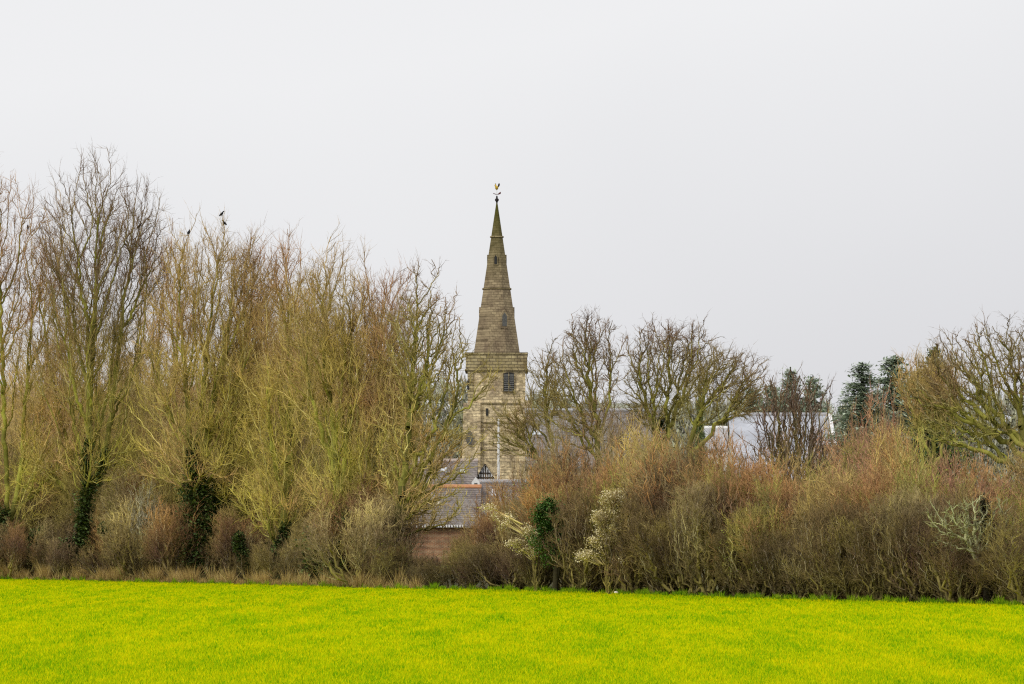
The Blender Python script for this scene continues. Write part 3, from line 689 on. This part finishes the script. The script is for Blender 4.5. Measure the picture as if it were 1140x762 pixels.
T('arch', 'bare_tree', 'bare tree whose arching olive limbs reach across the face of the church tower', 445, 130,
  [[(432, 655), (440, 590), (452, 520), (462, 430), (466, 340)], [(440, 590), (470, 520), (500, 470), (520, 420)], [(452, 560), (490, 530), (530, 528)], [(448, 545), (480, 490), (530, 440), (562, 415)], [(446, 600), (480, 590), (520, 570)]],
  [(472, 385, 50, 90), (505, 410, 23, 70), (500, 500, 44, 45), (540, 420, 22, 25), (455, 490, 44, 70), (480, 560, 46, 34)], 1200, MAROON, kz=.9, bf=.45, up=.2, twig=(3, .55), sub=2, rt=.0135, e=2.7)
T('pale', 'bare_tree', 'thin pale grey-stemmed sapling forking low in front of the thicket', 158, 146,
  [[(158, 643), (159, 600), (163, 570), (150, 545)], [(158, 625), (166, 590), (185, 560)]], [(162, 570, 28, 40)], 110, (.40, .36, .26), mat=wood_mat('pale_bark', (.36, .34, .2), (.36, .33, .19)), kz=.6, bf=.4, twig=(2, .4), sub=2, thick0=.05)

# the wood behind: copies of three trees, each an individual
def fill_proto(k, color):
    Hh = 14.
    return bare_tree('fill%d' % k, [[(0, 0, 0), (.1, 0, 4), (.2, .1, 8), (0, 0, 12)], [(0, 0, 2.), (1., .3, 6), (1.5, .5, 10)], [(.05, 0, 3), (-1.2, -.3, 7), (-1.5, 0, 11)]],
        [((0, 0, 8), (2.6, 2.6, 6)), ((0, 0, 4.5), (3, 3, 3.5))], 1000, kz=.85, bf=.45, up=.35, twig=(4, .95), sub=3, rt=.012, e=2.6, tw_r=.011, wob=.05)[:2]
fills = [fill_proto(k, None) for k in range(3)]
FL = [(-20, 176, 330), (20, 182, 350), (50, 172, 300), (85, 178, 360), (125, 180, 380), (150, 172, 300), (195, 184, 330), (225, 176, 350), (262, 170, 300), (300, 178, 330), (335, 168, 300), (362, 172, 310), (392, 165, 335), (415, 170, 350), (428, 160, 385), (310, 160, 350), (175, 168, 345), (110, 168, 400), (385, 155, 380), (345, 158, 340), (0, 160, 430), (70, 161, 450), (140, 160, 440), (205, 160, 450), (258, 162, 430), (300, 159, 440), (350, 156, 450), (395, 153, 455), (276, 163, 340), (30, 166, 400), (240, 186, 380)]
cols = [(.62, .48, .20), (.62, .44, .24), (.64, .48, .25), (.56, .44, .28), (.62, .52, .20), (.60, .42, .23)]
where = ['behind the bare trees by the picture border', 'between border tree and twin stems', 'behind the twin-stemmed tree', 'between twin stems and ivy column', 'behind the ivy-columned tree', 'just past the ivy-columned tree', 'behind the ivy thicket', 'near the roofs of the village']
adj = ['olive-twigged', 'rusty-twigged', 'tan-twigged', 'grey-brown', 'yellow-green', 'red-brown']
used = {}
def uniq(l):
    used[l] = used.get(l, 0) + 1
    return l
def place(meshes, name, parts, loc, rz, sc, color, mat, label, cat, group):
    o = thing(name, loc, label, cat, group, rz, sc)
    for pn, me in zip(parts, meshes): link(pn, me, mat, o, color=color)
    return o
for i, (px, Y, top) in enumerate(FL):
    if px < 270 and top < 395: top += 45
    zt_ = Z(top, Y); k = i % 3
    s_ = zt_ / 14.2
    wi_ = min(7, int((px + 40) / 62))
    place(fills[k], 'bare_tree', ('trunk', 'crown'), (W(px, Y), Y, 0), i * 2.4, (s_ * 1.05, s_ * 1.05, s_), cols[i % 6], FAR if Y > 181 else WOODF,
          '%s tree in the wood, %s' % (adj[i % 6], where[wi_]), 'tree', 'bare trees crowded in the wood behind the field edge')

SPR = dict(mat=WOODS, kz=1.0, bf=.55, up=.08, twig=(4, .5), sub=3, rt=.0125, e=2.6, tw_r=.0095, wob=.08, rmax=.2)
T('a', 'bare_tree', 'slight bare tree nearest the church tower, one long bough slanting in front of it', 615, 140,
  [[(640, 640), (632, 560), (614, 500), (604, 440), (606, 400)], [(632, 560), (598, 508), (572, 470), (545, 445)], [(614, 510), (598, 470), (588, 430)]],
  [(612, 418, 30, 44), (592, 460, 30, 34), (572, 478, 36, 34)], 300, MAROON, **SPR)
T('b', 'bare_tree', 'open round-topped bare tree, the first whole crown beyond the church tower', 672, 138,
  [[(672, 640), (671, 560), (667, 490), (657, 430), (652, 375)], [(667, 500), (648, 460), (625, 410)], [(667, 495), (680, 440), (682, 390)], [(669, 520), (700, 480), (715, 450)]],
  [(650, 412, 56, 66), (655, 378, 42, 32), (632, 455, 45, 35), (668, 478, 54, 30)],520, MAROON, **SPR)
T('c', 'bare_tree', 'spreading bare tree with ivy on its upper trunk, crown rising above the hedge', 735, 141,
  [[(736, 640), (734, 560), (734, 500), (744, 440), (750, 370)], [(734, 500), (718, 450), (705, 400)], [(738, 475), (765, 430), (780, 385)]],
  [(745, 402, 58, 58), (716, 425, 30, 50), (778, 395, 32, 38), (725, 458, 48, 30)], 580, MAROON, ivy=[([(734, 505), (734, 480), (736, 465)], [6, 6, 3], 500, .2)], **SPR)
T('d', 'bare_tree', 'low bare tree with one heavy crooked bough sweeping out over the hedge', 765, 137,
  [[(762, 640), (764, 540), (768, 497), (800, 478), (820, 440), (838, 415)], [(768, 497), (778, 450), (790, 400)], [(805, 470), (800, 430), (797, 385)]],
  [(803, 412, 36, 40), (832, 418, 32, 28), (780, 440, 28, 40), (822, 445, 42, 30)], 400, MAROON, thick0=.1, **SPR)
T('multi', 'bare_tree', 'fan-shaped bare tree of many thin stems in front of the pale barn roof', 884, 118,
  [[(884, 640), (884, 590), (886, 540), (888, 480), (890, 430)], [(884, 590), (865, 530), (850, 470), (840, 430)], [(884, 570), (908, 510), (925, 450)], [(884, 590), (872, 520), (866, 440)], [(884, 580), (900, 520), (905, 430)], [(886, 540), (845, 500), (815, 480)], [(886, 560), (925, 520), (950, 490)]],
  [(882, 450, 46, 44), (885, 510, 60, 45)], 560, (.20, .13, .08), mat=WOODD, kz=.5, bf=.3, up=.5, twig=(2, .55), sub=2, rt=.013, e=2.6, ivy=[([(884, 640), (884, 600), (886, 560)], [7, 7, 4], 500, .15)], ivymat=leaf_mat('brown_leaf', (.06, .045, .02), (.14, .10, .04)))
T('big', 'bare_tree', 'large bare tree with long boughs fanning out over the hedge by the border', 1140, 128,
  [[(1168, 640), (1160, 560), (1145, 505), (1135, 450), (1120, 380)], [(1150, 520), (1110, 480), (1060, 462), (1015, 440)], [(1145, 505), (1100, 440), (1085, 380)], [(1140, 480), (1150, 420), (1150, 370)], [(1150, 520), (1090, 498), (1030, 495)], [(1145, 500), (1080, 450), (1035, 400)]],
  [(1088, 408, 70, 54), (1140, 405, 50, 52), (1060, 440, 60, 42), (1180, 420, 60, 70), (1075, 478, 75, 24), (1030, 440, 34, 30)], 1500, MAROON, mat=WOODS, kz=1., bf=.45, up=.35, twig=(2, .5), sub=3, rt=.013, e=2.5, tw_r=.0095, thick0=.08, rmax=.22)
T('right2', 'bare_tree', 'bare mossy-green tree standing between the dark conifers and the big fanning tree', 1035, 150,
  [[(1040, 640), (1040, 520), (1038, 450), (1036, 400)], [(1040, 520), (1015, 460), (1010, 420)], [(1040, 520), (1062, 460), (1065, 420)]],
  [(1036, 435, 40, 45)], 700, OLIVE, kz=.6, bf=.3, twig=(3, .6), sub=3)

# conifers
def conifer(H_, r0, n_tier, R, size=.4):
    tr, cr = Soup(), Soup()
    zz = np.linspace(0, H_, 9)
    a = np.stack([0 * zz[:-1], 0 * zz[:-1], zz[:-1]], 1); b = a.copy(); b[:, 2] = zz[1:]
    ra = .28 * (1 - zz[:-1] / H_) + .02; rb = .28 * (1 - zz[1:] / H_) + .02
    tubes(tr, a, b, ra, rb, ra * 0, ra * 0, ra * 0, 7)
    A, B = [], []; Lp = []
    for k in range(n_tier):
        f = .06 + .94 * k / n_tier; z = H_ * f; rad = r0 * (1 - f) ** .9 + .06
        m_ = int(6 + 6 * (1 - f))
        for j in range(m_):
            an = R.uniform(0, 6.28); l = rad * R.uniform(.6, 1.15)
            s0 = np.array([0, 0, z]); e0 = np.array([math.cos(an) * l, math.sin(an) * l, z - .12 * l + R.uniform(-.1, .25)])
            A.append(s0); B.append(e0)
            q = int(20 + 90 * l / 2.2)
            t = R.uniform(.2, 1, q)[:, None]
            Lp.append(s0 + (e0 - s0) * t + R.normal(size=(q, 3)) * np.array([.14, .14, .14]) * (1.2 - t * .6) + np.array([0, 0, -.1]))
    A, B = np.array(A), np.array(B); n = len(A)
    spikes(tr, A, B, np.full(n, .04), np.zeros(n), np.zeros(n), R.uniform(0, 1, n))
    leaves(cr, np.concatenate(Lp), size, R, 0, .35)
    return tr.mesh('conifer_wood'), cr.mesh('conifer_needles')
cm = [conifer(14, 2.9, 52, R, .22), conifer(14, 2.4, 44, R, .22)]
for px, top, Y, k, wd, mat, lab, leafy in (
    (960, 403, 232, 0, 2.5, CONIF, 'smaller of the two blue-green conifers side by side beyond the hedge', 1), (995, 396, 236, 0, 2.6, CONIF, 'taller blue-green conifer beside its smaller twin beyond the hedge', 1),
    (1040, 386, 175, 0, 1.5, CONIFG, 'green conifer half hidden by the big fanning bare tree', 1), (1018, 413, 240, 0, 1.7, CONIF, 'low blue-green conifer tucked between the tall pair and the green conifer', 1),
    (880, 409, 285, 1, 1.9, CONIF, 'thin-crowned conifer behind the pale barn, nearer the spreading trees', 1), (905, 418, 288, 1, 2.0, CONIF, 'thin-crowned conifer behind the pale barn, nearer the blue-green pair', 1), (860, 428, 290, 1, 2.6, CONIF, 'broad low conifer peeping over the pale barn ridge', 1),
    (779, 420, 200, 1, .5, CONIFG, 'narrow dark conifer behind the spreading bare trees', 1), (838, 432, 292, 0, 2.4, CONIF, 'dull conifer over the near end of the pale barn ridge', 1)):
    s_ = Z(top, Y) / 14
    o = thing('conifer', (W(px, Y), Y, 0), lab, 'tree', None, px * .7, (s_ * wd, s_ * wd, s_))
    link('trunk', cm[k][0], WOODD, o, color=MAROON); link('crown', cm[k][1], mat, o)

# dark holly and catkin shrubs in the hedge
Yg = 117.9
ho = thing('holly_tree', (W(618, Yg), Yg, 0), 'dark green holly-like evergreen on a bare dark trunk in the hedge below the tower', 'tree')
hs = Soup(); zz = np.array([0, 1.0, 2.0, 2.6]); xx = np.array([0, .04, -.03, -.12])
for dx, rr0 in ((0, .10), (.25, .05)):
    a = np.stack([xx[:-1] + dx * zz[:-1] / 2, 0 * zz[:-1], zz[:-1]], 1); b = np.stack([xx[1:] + dx * zz[1:] / 2, 0 * zz[1:], zz[1:]], 1)
    tubes(hs, a, b, np.linspace(rr0, rr0 * .6, 3), np.linspace(rr0 * .9, rr0 * .5, 3), np.zeros(3), np.zeros(3), np.full(3, .3), 8)
link('trunk', hs.mesh('holly_trunk'), WOODD, ho, color=MAROON)
Rh = np.random.default_rng(5); pts = []
for (px, py, r_, n) in ((612, 575, 13, 1500), (604, 570, 9, 700), (620, 590, 12, 1100), (611, 562, 7, 500), (627, 600, 9, 500), (606, 588, 9, 600), (598, 578, 5, 250), (632, 584, 5, 200), (600, 604, 12, 500), (624, 612, 13, 550), (610, 622, 9, 260)):  # lowest leaf blobs stand in for the shade around the trunk
    c = P(px, py, Yg) - np.array(ho.location); d = Rh.normal(size=(n, 3)); d /= np.linalg.norm(d, axis=1, keepdims=True)
    pts.append(c + d * Rh.uniform(.3, 1.1, (n, 1)) ** .5 * r_ / FP * Yg)
hs = Soup(); pts = np.concatenate(pts); pts = np.concatenate([pts, pts + Rh.normal(size=pts.shape) * .14]); leaves(hs, pts, .085, Rh, .2, .6); link('crown', hs.mesh('holly_leaves'), HOLLY, ho)

# ------------------------------------------------------------------ shrubs
def shrub_proto(k, seed):
    rs = np.random.default_rng(seed)
    chains = []
    for j in range(9):
        an = rs.uniform(0, 6.28); r = rs.uniform(0, .7); x, y = r * math.cos(an), r * math.sin(an)
        sp = 1.5 + rs.uniform(0, .8)
        chains.append([(x * .3, y * .3, -.05), (x, y, .12), (x * sp, y * sp, 1.1), (x * sp * 1.4 + rs.normal() * .2, y * sp * 1.4 + rs.normal() * .2, 2.5)])
    ells = [((0, 0, 2.9), (1.5, 1.5, 2.0)), ((rs.normal() * .4, rs.normal() * .4, 3.6), (1.1, 1.1, 1.35)), ((0, 0, 1.4), (1.3, 1.3, 1.1))]
    return bare_tree('shrub%d' % k, chains, ells, 750, kz=.55, bf=.3, up=.35, twig=(4, .42), sub=3, rt=.009, e=2.5, crown_r=.028, tw_r=.0075, thick0=.02)[:2]
prot = [shrub_proto(k, 20 + k) for k in range(5)]
def scrub_proto(k, seed):
    rs = np.random.default_rng(seed); chains, ells = [], []
    for j in range(7):
        an = rs.uniform(0, 6.28); q = rs.uniform(.1, 1.3); x, y = q * math.cos(an), q * math.sin(an); tx, ty = rs.normal() * .5, rs.normal() * .5; h = rs.uniform(2.6, 4.9)
        chains.append([(x * .4, y * .4, -.05), (x, y, .15), (x + tx * .3, y + ty * .3, h * .35), (x + tx * .9, y + ty * .9, h * .7)])
        ells.append(((x + tx, y + ty, h * .62), (rs.uniform(.5, .9), .6, h * .42)))
    return bare_tree('scrub%d' % k, chains, ells, 600, kz=.7, bf=.4, up=.3, twig=(3, .5), sub=3, rt=.008, e=2.3, crown_r=.026, tw_r=.007, thick0=.012)[:2]
prot += [scrub_proto(k, 40 + k) for k in range(5)]
bud_me = []
for k in range(2):
    d = R.normal(size=(2600, 3)); d /= np.linalg.norm(d, axis=1, keepdims=True)
    p_ = d * R.uniform(.2, 1, (2600, 1)) ** .4 * np.array([1.5, 1.5, 2.2]) + np.array([0, 0, 2.7])
    keep = (np.sin(p_[:, 0] * 4 + k) + np.sin(p_[:, 1] * 3.3) + np.sin(p_[:, 2] * 3.7 + k * 2)) > .2
    s = Soup(); leaves(s, p_[keep], .055, R, 0, .6); bud_me.append(s.mesh('bud_leaves'))
toppx = [(-60, 560), (60, 575), (150, 560), (250, 580), (330, 585), (420, 590), (440, 606), (500, 606), (530, 575), (560, 546), (590, 526), (620, 508), (680, 490), (740, 480), (790, 484), (830, 498), (860, 512), (900, 520), (950, 496), (1000, 492), (1060, 500), (1140, 506), (1200, 510)]
def top_at(px): return float(np.interp(px, [t[0] for t in toppx], [t[1] for t in toppx]))
LM = [(-100, 'by the border tree with ivy'), (45, 'under the twin-stemmed tree'), (120, 'beside the pale sapling'), (190, 'at the foot of the ivy column'), (262, 'under the slanting ivy stem'), (335, 'by the dark ivy thicket'), (425, 'below the brick cottage'), (500, 'below the white dormer house'), (560, 'beside the dark holly'),
      (635, 'by the cream catkin shrub'), (700, 'under the ivy-trunked spreading tree'), (760, 'under the heavy crooked bough'), (830, 'before the pale barn'), (905, 'beyond the many-stemmed fan tree'), (960, 'below the blue-green conifers'), (1020, 'under the fanning boughs'), (1080, 'beside the dead ivy stump'), (1130, 'beside the big fanning tree')]
def lm(px):
    r = LM[0][1]
    for a, b in LM:
        if px >= a: r = b
    return r
CN = {'dark brown': (.24, .17, .085), 'olive': (.42, .34, .11), 'russet': (.48, .27, .13), 'grey-brown': (.40, .31, .16), 'orange-brown': (.56, .31, .13), 'pinkish': (.60, .33, .21), 'tan': (.52, .38, .16), 'green-tinged': (.42, .38, .11), 'straw-coloured': (.64, .50, .24)}
ordn = ['', 'second ', 'third ', 'fourth ', 'fifth ', 'sixth ', 'seventh ']
seen = {}
def shrub(px, dy, hf, cname, wd=1., row='front', k=None, stage_top=None):
    Y = edgeY(px) + dy
    tp = stage_top if stage_top else top_at(px)
    base = edgeY(px)
    zt_ = Z(tp, Y) * hf
    k = int(rng.integers(5, 10) if (px < 420 or row in ('back', 'far') or rng.uniform() < .35) else rng.integers(0, 5)) if k is None else k
    s_ = zt_ / (4.75 if k < 5 else 4.35)
    key = '%s shrub, %s row of the hedge, %s' % (cname, row, lm(px)) if px > 420 else '%s shrub, %s row of undergrowth, %s' % (cname, row, lm(px))
    n = seen.get(key, 0); seen[key] = n + 1
    lab = ordn[n] + key
    o = thing('shrub', (W(px, Y), Y, 0), lab, 'shrub', 'bare shrubs of the field hedge' if px > 420 else 'bare shrubs under the big trees', float(rng.uniform(0, 6.28)), (s_ * .62 * wd + .3, s_ * .62 * wd + .3, s_))
    col = tuple(np.array(CN[cname]) * rng.uniform(.85, 1.15))
    link('stem', prot[k][0], SHRUB, o, color=col); link('crown', prot[k][1], SHRUB, o, color=col)
    if cname in ('green-tinged', 'olive') and rng.uniform() < .6: link('leaves', bud_me[int(k) % 2], BUD, o)
    return o
random.seed(4)
# hedge, three rows
for i, px in enumerate(np.arange(436, 1190, 27)):
    c = ['dark brown', 'grey-brown', 'dark brown', 'olive'][i % 4]
    if abs(px - 616) < 15 or abs(px - 676) < 14: continue
    shrub(px + random.uniform(-7, 7), .8, random.uniform(.45, .75), c, 1.3, 'front')
for i, px in enumerate(np.arange(428, 1195, 25)):
    c = ['russet', 'grey-brown', 'tan', 'olive', 'russet', 'green-tinged'][i % 6]
    if 505 < px < 600: c = ['tan', 'russet'][i % 2]
    shrub(px + random.uniform(-7, 7), 2.8, random.uniform(.72, .93), c, 1.1, 'middle')
for i, px in enumerate(np.arange(520, 1200, 22)):
    c = ['russet', 'orange-brown', 'tan', 'russet', 'olive', 'orange-brown', 'dark brown'][i % 7]
    if px > 905: c = ['pinkish', 'russet', 'tan', 'pinkish', 'green-tinged'][i % 5]
    shrub(px + random.uniform(-6, 6), 5.5, random.uniform(.9, 1.04), c, 1.15, 'back')
for i, px in enumerate(np.arange(925, 1015, 15)):
    shrub(px + random.uniform(-6, 6), 40, random.uniform(.95, 1.08), ['pinkish', 'grey-brown', 'tan'][i % 3], .9, 'far', stage_top=466 + 12 * math.sin(i * 1.7))
for px, st in ((598, 486), (622, 478), (650, 474), (690, 472), (712, 476)):
    shrub(px, 12, 1, 'grey-brown', .8, 'far', stage_top=st)
# undergrowth on the side of the big trees
for i, px in enumerate(np.arange(-30, 440, 27)):
    px += random.uniform(-6, 6)
    if min(abs(px - q) for q in (92, 219, 250, 355, 385)) < 17: continue
    shrub(px, random.uniform(.6, 1.6), 1, ['tan', 'straw-coloured', 'russet', 'grey-brown', 'straw-coloured', 'olive'][i % 6], 1.25, 'edge', stage_top=575 + random.uniform(-48, 40))
for i, px in enumerate(np.arange(-30, 430, 27)):
    c = ['tan', 'russet', 'grey-brown', 'straw-coloured', 'olive'][i % 5]
    shrub(px + random.uniform(-7, 7), 5, 1, c, 1.2, 'front', stage_top=560 + random.uniform(-40, 35))
for i, px in enumerate(np.arange(-30, 425, 25)):
    c = ['olive', 'tan', 'green-tinged', 'russet', 'olive'][i % 5]
    shrub(px + random.uniform(-7, 7), 9, 1, c, .95, 'middle', stage_top=520 + random.uniform(-30, 25))
for i, px in enumerate(np.arange(-30, 430, 24)):
    c = ['olive', 'tan', 'green-tinged', 'straw-coloured'][i % 4]
    shrub(px + random.uniform(-7, 7), 15, 1, c, .8, 'back', stage_top=460 + random.uniform(-25, 25))

def catkin(px, Y, blobs, label):
    o = thing('catkin_shrub', (W(px, Y), Y, 0), label, 'shrub')
    k = 2; hgt = Z(min(b_[1] - b_[3] for b_ in blobs), Y); s_ = hgt / 5
    st = link('stem', prot[k][0], SHRUB, o, color=CN['tan']); st.scale = (s_ * .5, s_ * .5, s_ * .96)
    cs, tw = Soup(), Soup(); Rc = np.random.default_rng(int(px))
    loc = np.array(o.location)
    for (bx, by, rx, ry, n) in blobs:
        c = P(bx, by, Y) - loc
        m_ = max(5, n // 28)
        d = Rc.normal(size=(m_, 3)); d /= np.linalg.norm(d, axis=1, keepdims=True)
        cc = c + d * Rc.uniform(.1, 1, (m_, 1)) ** .5 * np.array([rx, rx, ry]) / FP * Y
        a = np.tile(np.array([[0, 0, max(.4, c[2] * .55)]]), (m_, 1)) + (cc - np.array([0, 0, .4])) * .3
        spikes(tw, a, cc, np.full(m_, .02), np.full(m_, .6), np.full(m_, .9), Rc.uniform(0, 1, m_))
        pts = np.repeat(cc, 80, 0) + Rc.normal(size=(m_ * 80, 3)) * np.array([.10, .10, .07])
        leaves(cs, pts, .06, Rc, .5, .7)
    link('twigs', tw.mesh('catkin_twigs'), WOODG, o, color=CN['tan']); link('catkins', cs.mesh('catkin_clumps'), CATKIN, o)
catkin(676, 113.9, [(682, 556, 11, 9, 1000), (670, 575, 12, 9, 700), (688, 575, 6, 10, 400), (680, 592, 14, 9, 800), (668, 605, 12, 8, 500), (655, 618, 14, 7, 420), (690, 622, 12, 6, 200)], 'catkin shrub with dense cream tufts standing pale against the brown hedge')
catkin(596, 118.7, [(600, 602, 10, 8, 700), (588, 592, 9, 7, 400), (572, 604, 10, 6, 350), (590, 612, 12, 6, 260), (606, 590, 5, 9, 200), (560, 580, 14, 12, 240), (548, 566, 12, 8, 160)], 'thin cream-tufted catkin shrub on the tower side of the dark holly')

Rv = np.random.default_rng(11)
for (px, dy, bl, lb) in ((38, 3, [(38, 615, 9, 26), (46, 600, 7, 14)], 'tall dark ivy bush between the border tree and the twin stems'), (62, 2.5, [(62, 622, 8, 18), (56, 634, 8, 9)], 'low dark ivy bush just short of the twin-stemmed tree'),
        (122, 2.5, [(120, 590, 12, 10), (128, 605, 8, 12)], 'rounded ivy bush on the far side of the twin-stemmed tree'), (268, 3, [(266, 605, 8, 14), (272, 628, 9, 18)], 'dark ivy bush under the slanting ivy stem'),
        (292, 3, [(292, 628, 7, 18)], 'narrow ivy bush halfway between the two slanting stems')):
    Yq = edgeY(px) + dy; o = thing('ivy_bush', (W(px, Yq), Yq, 0), lb, 'shrub'); f0 = np.array(o.location); pp = []
    for bx, by, rx, ry in bl:
        n = int(rx * ry * 13); d = Rv.normal(size=(n, 3)); d /= np.linalg.norm(d, axis=1, keepdims=True)
        q = P(bx, by, Yq) - f0 + d * Rv.uniform(.15, 1.1, (n, 1)) ** .5 * np.array([rx, rx, ry]) / FP * Yq; pp.append(q[q[:, 2] > .02])
    s = Soup(); leaves(s, np.concatenate(pp), .10, Rv, -.2, .8); link('foliage', s.mesh('ivy_foliage'), IVY, o)
    c0 = P(bl[0][0], bl[0][1], Yq) - f0; s = Soup(); a = np.array([[0, 0, 0.], [.1, 0, 0], [-.1, .05, 0]]); b = c0 * .9 + np.array([[0, 0, 0], [.2, 0, .1], [-.2, 0, .1]])
    tubes(s, a, b, np.full(3, .05), np.full(3, .02), np.zeros(3), np.zeros(3), np.full(3, .4), 5); link('stem', s.mesh('ivy_stem'), WOODD, o, color=MAROON)

# dead ivy stump in the hedge
Yd = edgeY(1095) + .6; do = thing('dead_tree', (W(1100, Yd), Yd, 0), 'broken dark trunk wrapped in dead ivy among pale twisted branches in the hedge', 'tree')
f0 = np.array(do.location); pth = [P(x, y, Yd) - f0 for x, y in ((1100, 672), (1103, 630), (1100, 595), (1096, 575), (1094, 558))]; pth[0][2] = 0
a = np.array(pth[:-1]); b = np.array(pth[1:]); s = Soup(); tubes(s, a, b, np.array([.16, .14, .12, .1]), np.array([.14, .12, .1, .07]), np.zeros(4), np.zeros(4), np.full(4, .2), 8)
Rd = np.random.default_rng(9)
link('trunk', s.mesh('dead_trunk'), WOODD, do, color=MAROON)
link('ivy', ivy_mesh(pth, [.2, .3, .3, .26, .12], 1500, .1, Rd), leaf_mat('dead_leaf', (.025, .022, .012), (.07, .06, .03)), do)
tm_, cm_, _, _ = bare_tree('pale_twisted', [[(0, 0, .2), (-.3, -.3, 1.3), (-.8, -.4, 2.2)], [(-.3, -.3, 1.3), (.5, -.3, 2.4)]], [((-.5, -.4, 2.5), (1.5, .5, 1.0))], 170, kz=.9, bf=.3, rt=.014, twig=(2, .35), sub=2, up=.1)
PB = bpy.data.materials['pale_bark']
link('branch', cm_, wood_mat('lichen_bark', (.3, .3, .16), (.42, .42, .24)), do, color=(.36, .36, .2))

# ------------------------------------------------------------------ crows and the stone on the field
def bird_mesh():
    prof = [(-.21, .0, .012), (-.15, .01, .03), (-.08, .02, .055), (0, .035, .075), (.07, .06, .068), (.12, .09, .042), (.15, .115, .045), (.19, .12, .035), (.215, .115, .014), (.27, .1, .003)]
    V, F = [], []; n = 8
    for x, z, r in prof:
        for k in range(n):
            a = 2 * math.pi * k / n; V.append((x, math.cos(a) * r, z + math.sin(a) * r))
    for i in range(len(prof) - 1):
        for k in range(n):
            j = (k + 1) % n; F.append((i * n + k, i * n + j, (i + 1) * n + j, (i + 1) * n + k))
    for sgn in (-1, 1):
        q = len(V); V += [(.08, sgn * .05, .09), (.0, sgn * .085, .05), (-.19, sgn * .03, .02), (-.05, sgn * .06, .1)]; F.append((q, q + 1, q + 2, q + 3))
        q = len(V); V += [(.0, sgn * .025, -.02), (.012, sgn * .025, -.02), (.012, sgn * .025, -.1), (.0, sgn * .025, -.1)]; F.append((q, q + 1, q + 2, q + 3))
    me = bpy.data.meshes.new('crow'); me.from_pydata(V, [], F); me.update()
    for p_ in me.polygons: p_.use_smooth = True
    return me
bm_ = bird_mesh(); BL = plain('crow_black', (.012, .012, .016), .2, 5, .5)
crow_at = set()
for key, px, py, rz, lab in (('ivycol', 238, 233, .3, 'crow perched highest in the crown of the ivy-columned tree'), ('ivycol', 247, 239, 2.9, 'crow perched just below the highest crow, facing the other way'),
        ('ivycol', 218, 258, 1.2, 'lone crow low on the shoulder of the ivy-columned tree'), ('twin', 140, 277, 2.6, 'crow sitting in the middle of the tallest bare tree'), ('twin', 155, 252, .2, 'crow on the outer twigs of the tallest bare tree'),
        ('edge', 33, 255, 1.8, 'crow in the crown of the tree at the picture border')):
    X_ = PTS[key]; Yp = X_[:, 1]; qx = X_[:, 0] / Yp * FP + CX; qy = HY - (X_[:, 2] - CAMH) / Yp * FP
    j = int(np.argmin((qx - px) ** 2 + (qy - py) ** 2 + (X_[:, 1] - X_[:, 1].min()) * 3))
    while j in crow_at: j = int(np.argmin((qx - px - 8) ** 2 + (qy - py - 8) ** 2 + (X_[:, 1] - X_[:, 1].min()) * 3)) if j in crow_at and (j + 10**6) not in crow_at and not crow_at.add(j + 10**6) else j + 1
    crow_at.add(j)
    o = link('crow', bm_, BL); o.location = (X_[j][0], X_[j][1], X_[j][2] + .065); o.rotation_euler = (0, -.5, rz); o.scale = (.7,) * 3
    tag(o, lab, 'bird', 'crows perched in the treetops')
st = MB().ring([(.03, 0), (.055, .012), (.06, .035), (.045, .06), (.015, .07)], 9); so_ = st.build('stone', plain('pale_flint', (.75, .7, .62), .25, 30))
for v in so_.data.vertices: v.co.x *= 1.25 + .1 * math.sin(v.co.y * 60); v.co.y *= .8
so_.location = (W(686, 112), 112, .06); so_.rotation_euler = (0, .1, .4)
tag(so_, 'small pale stone lying alone on the field before the hedge', 'stone')
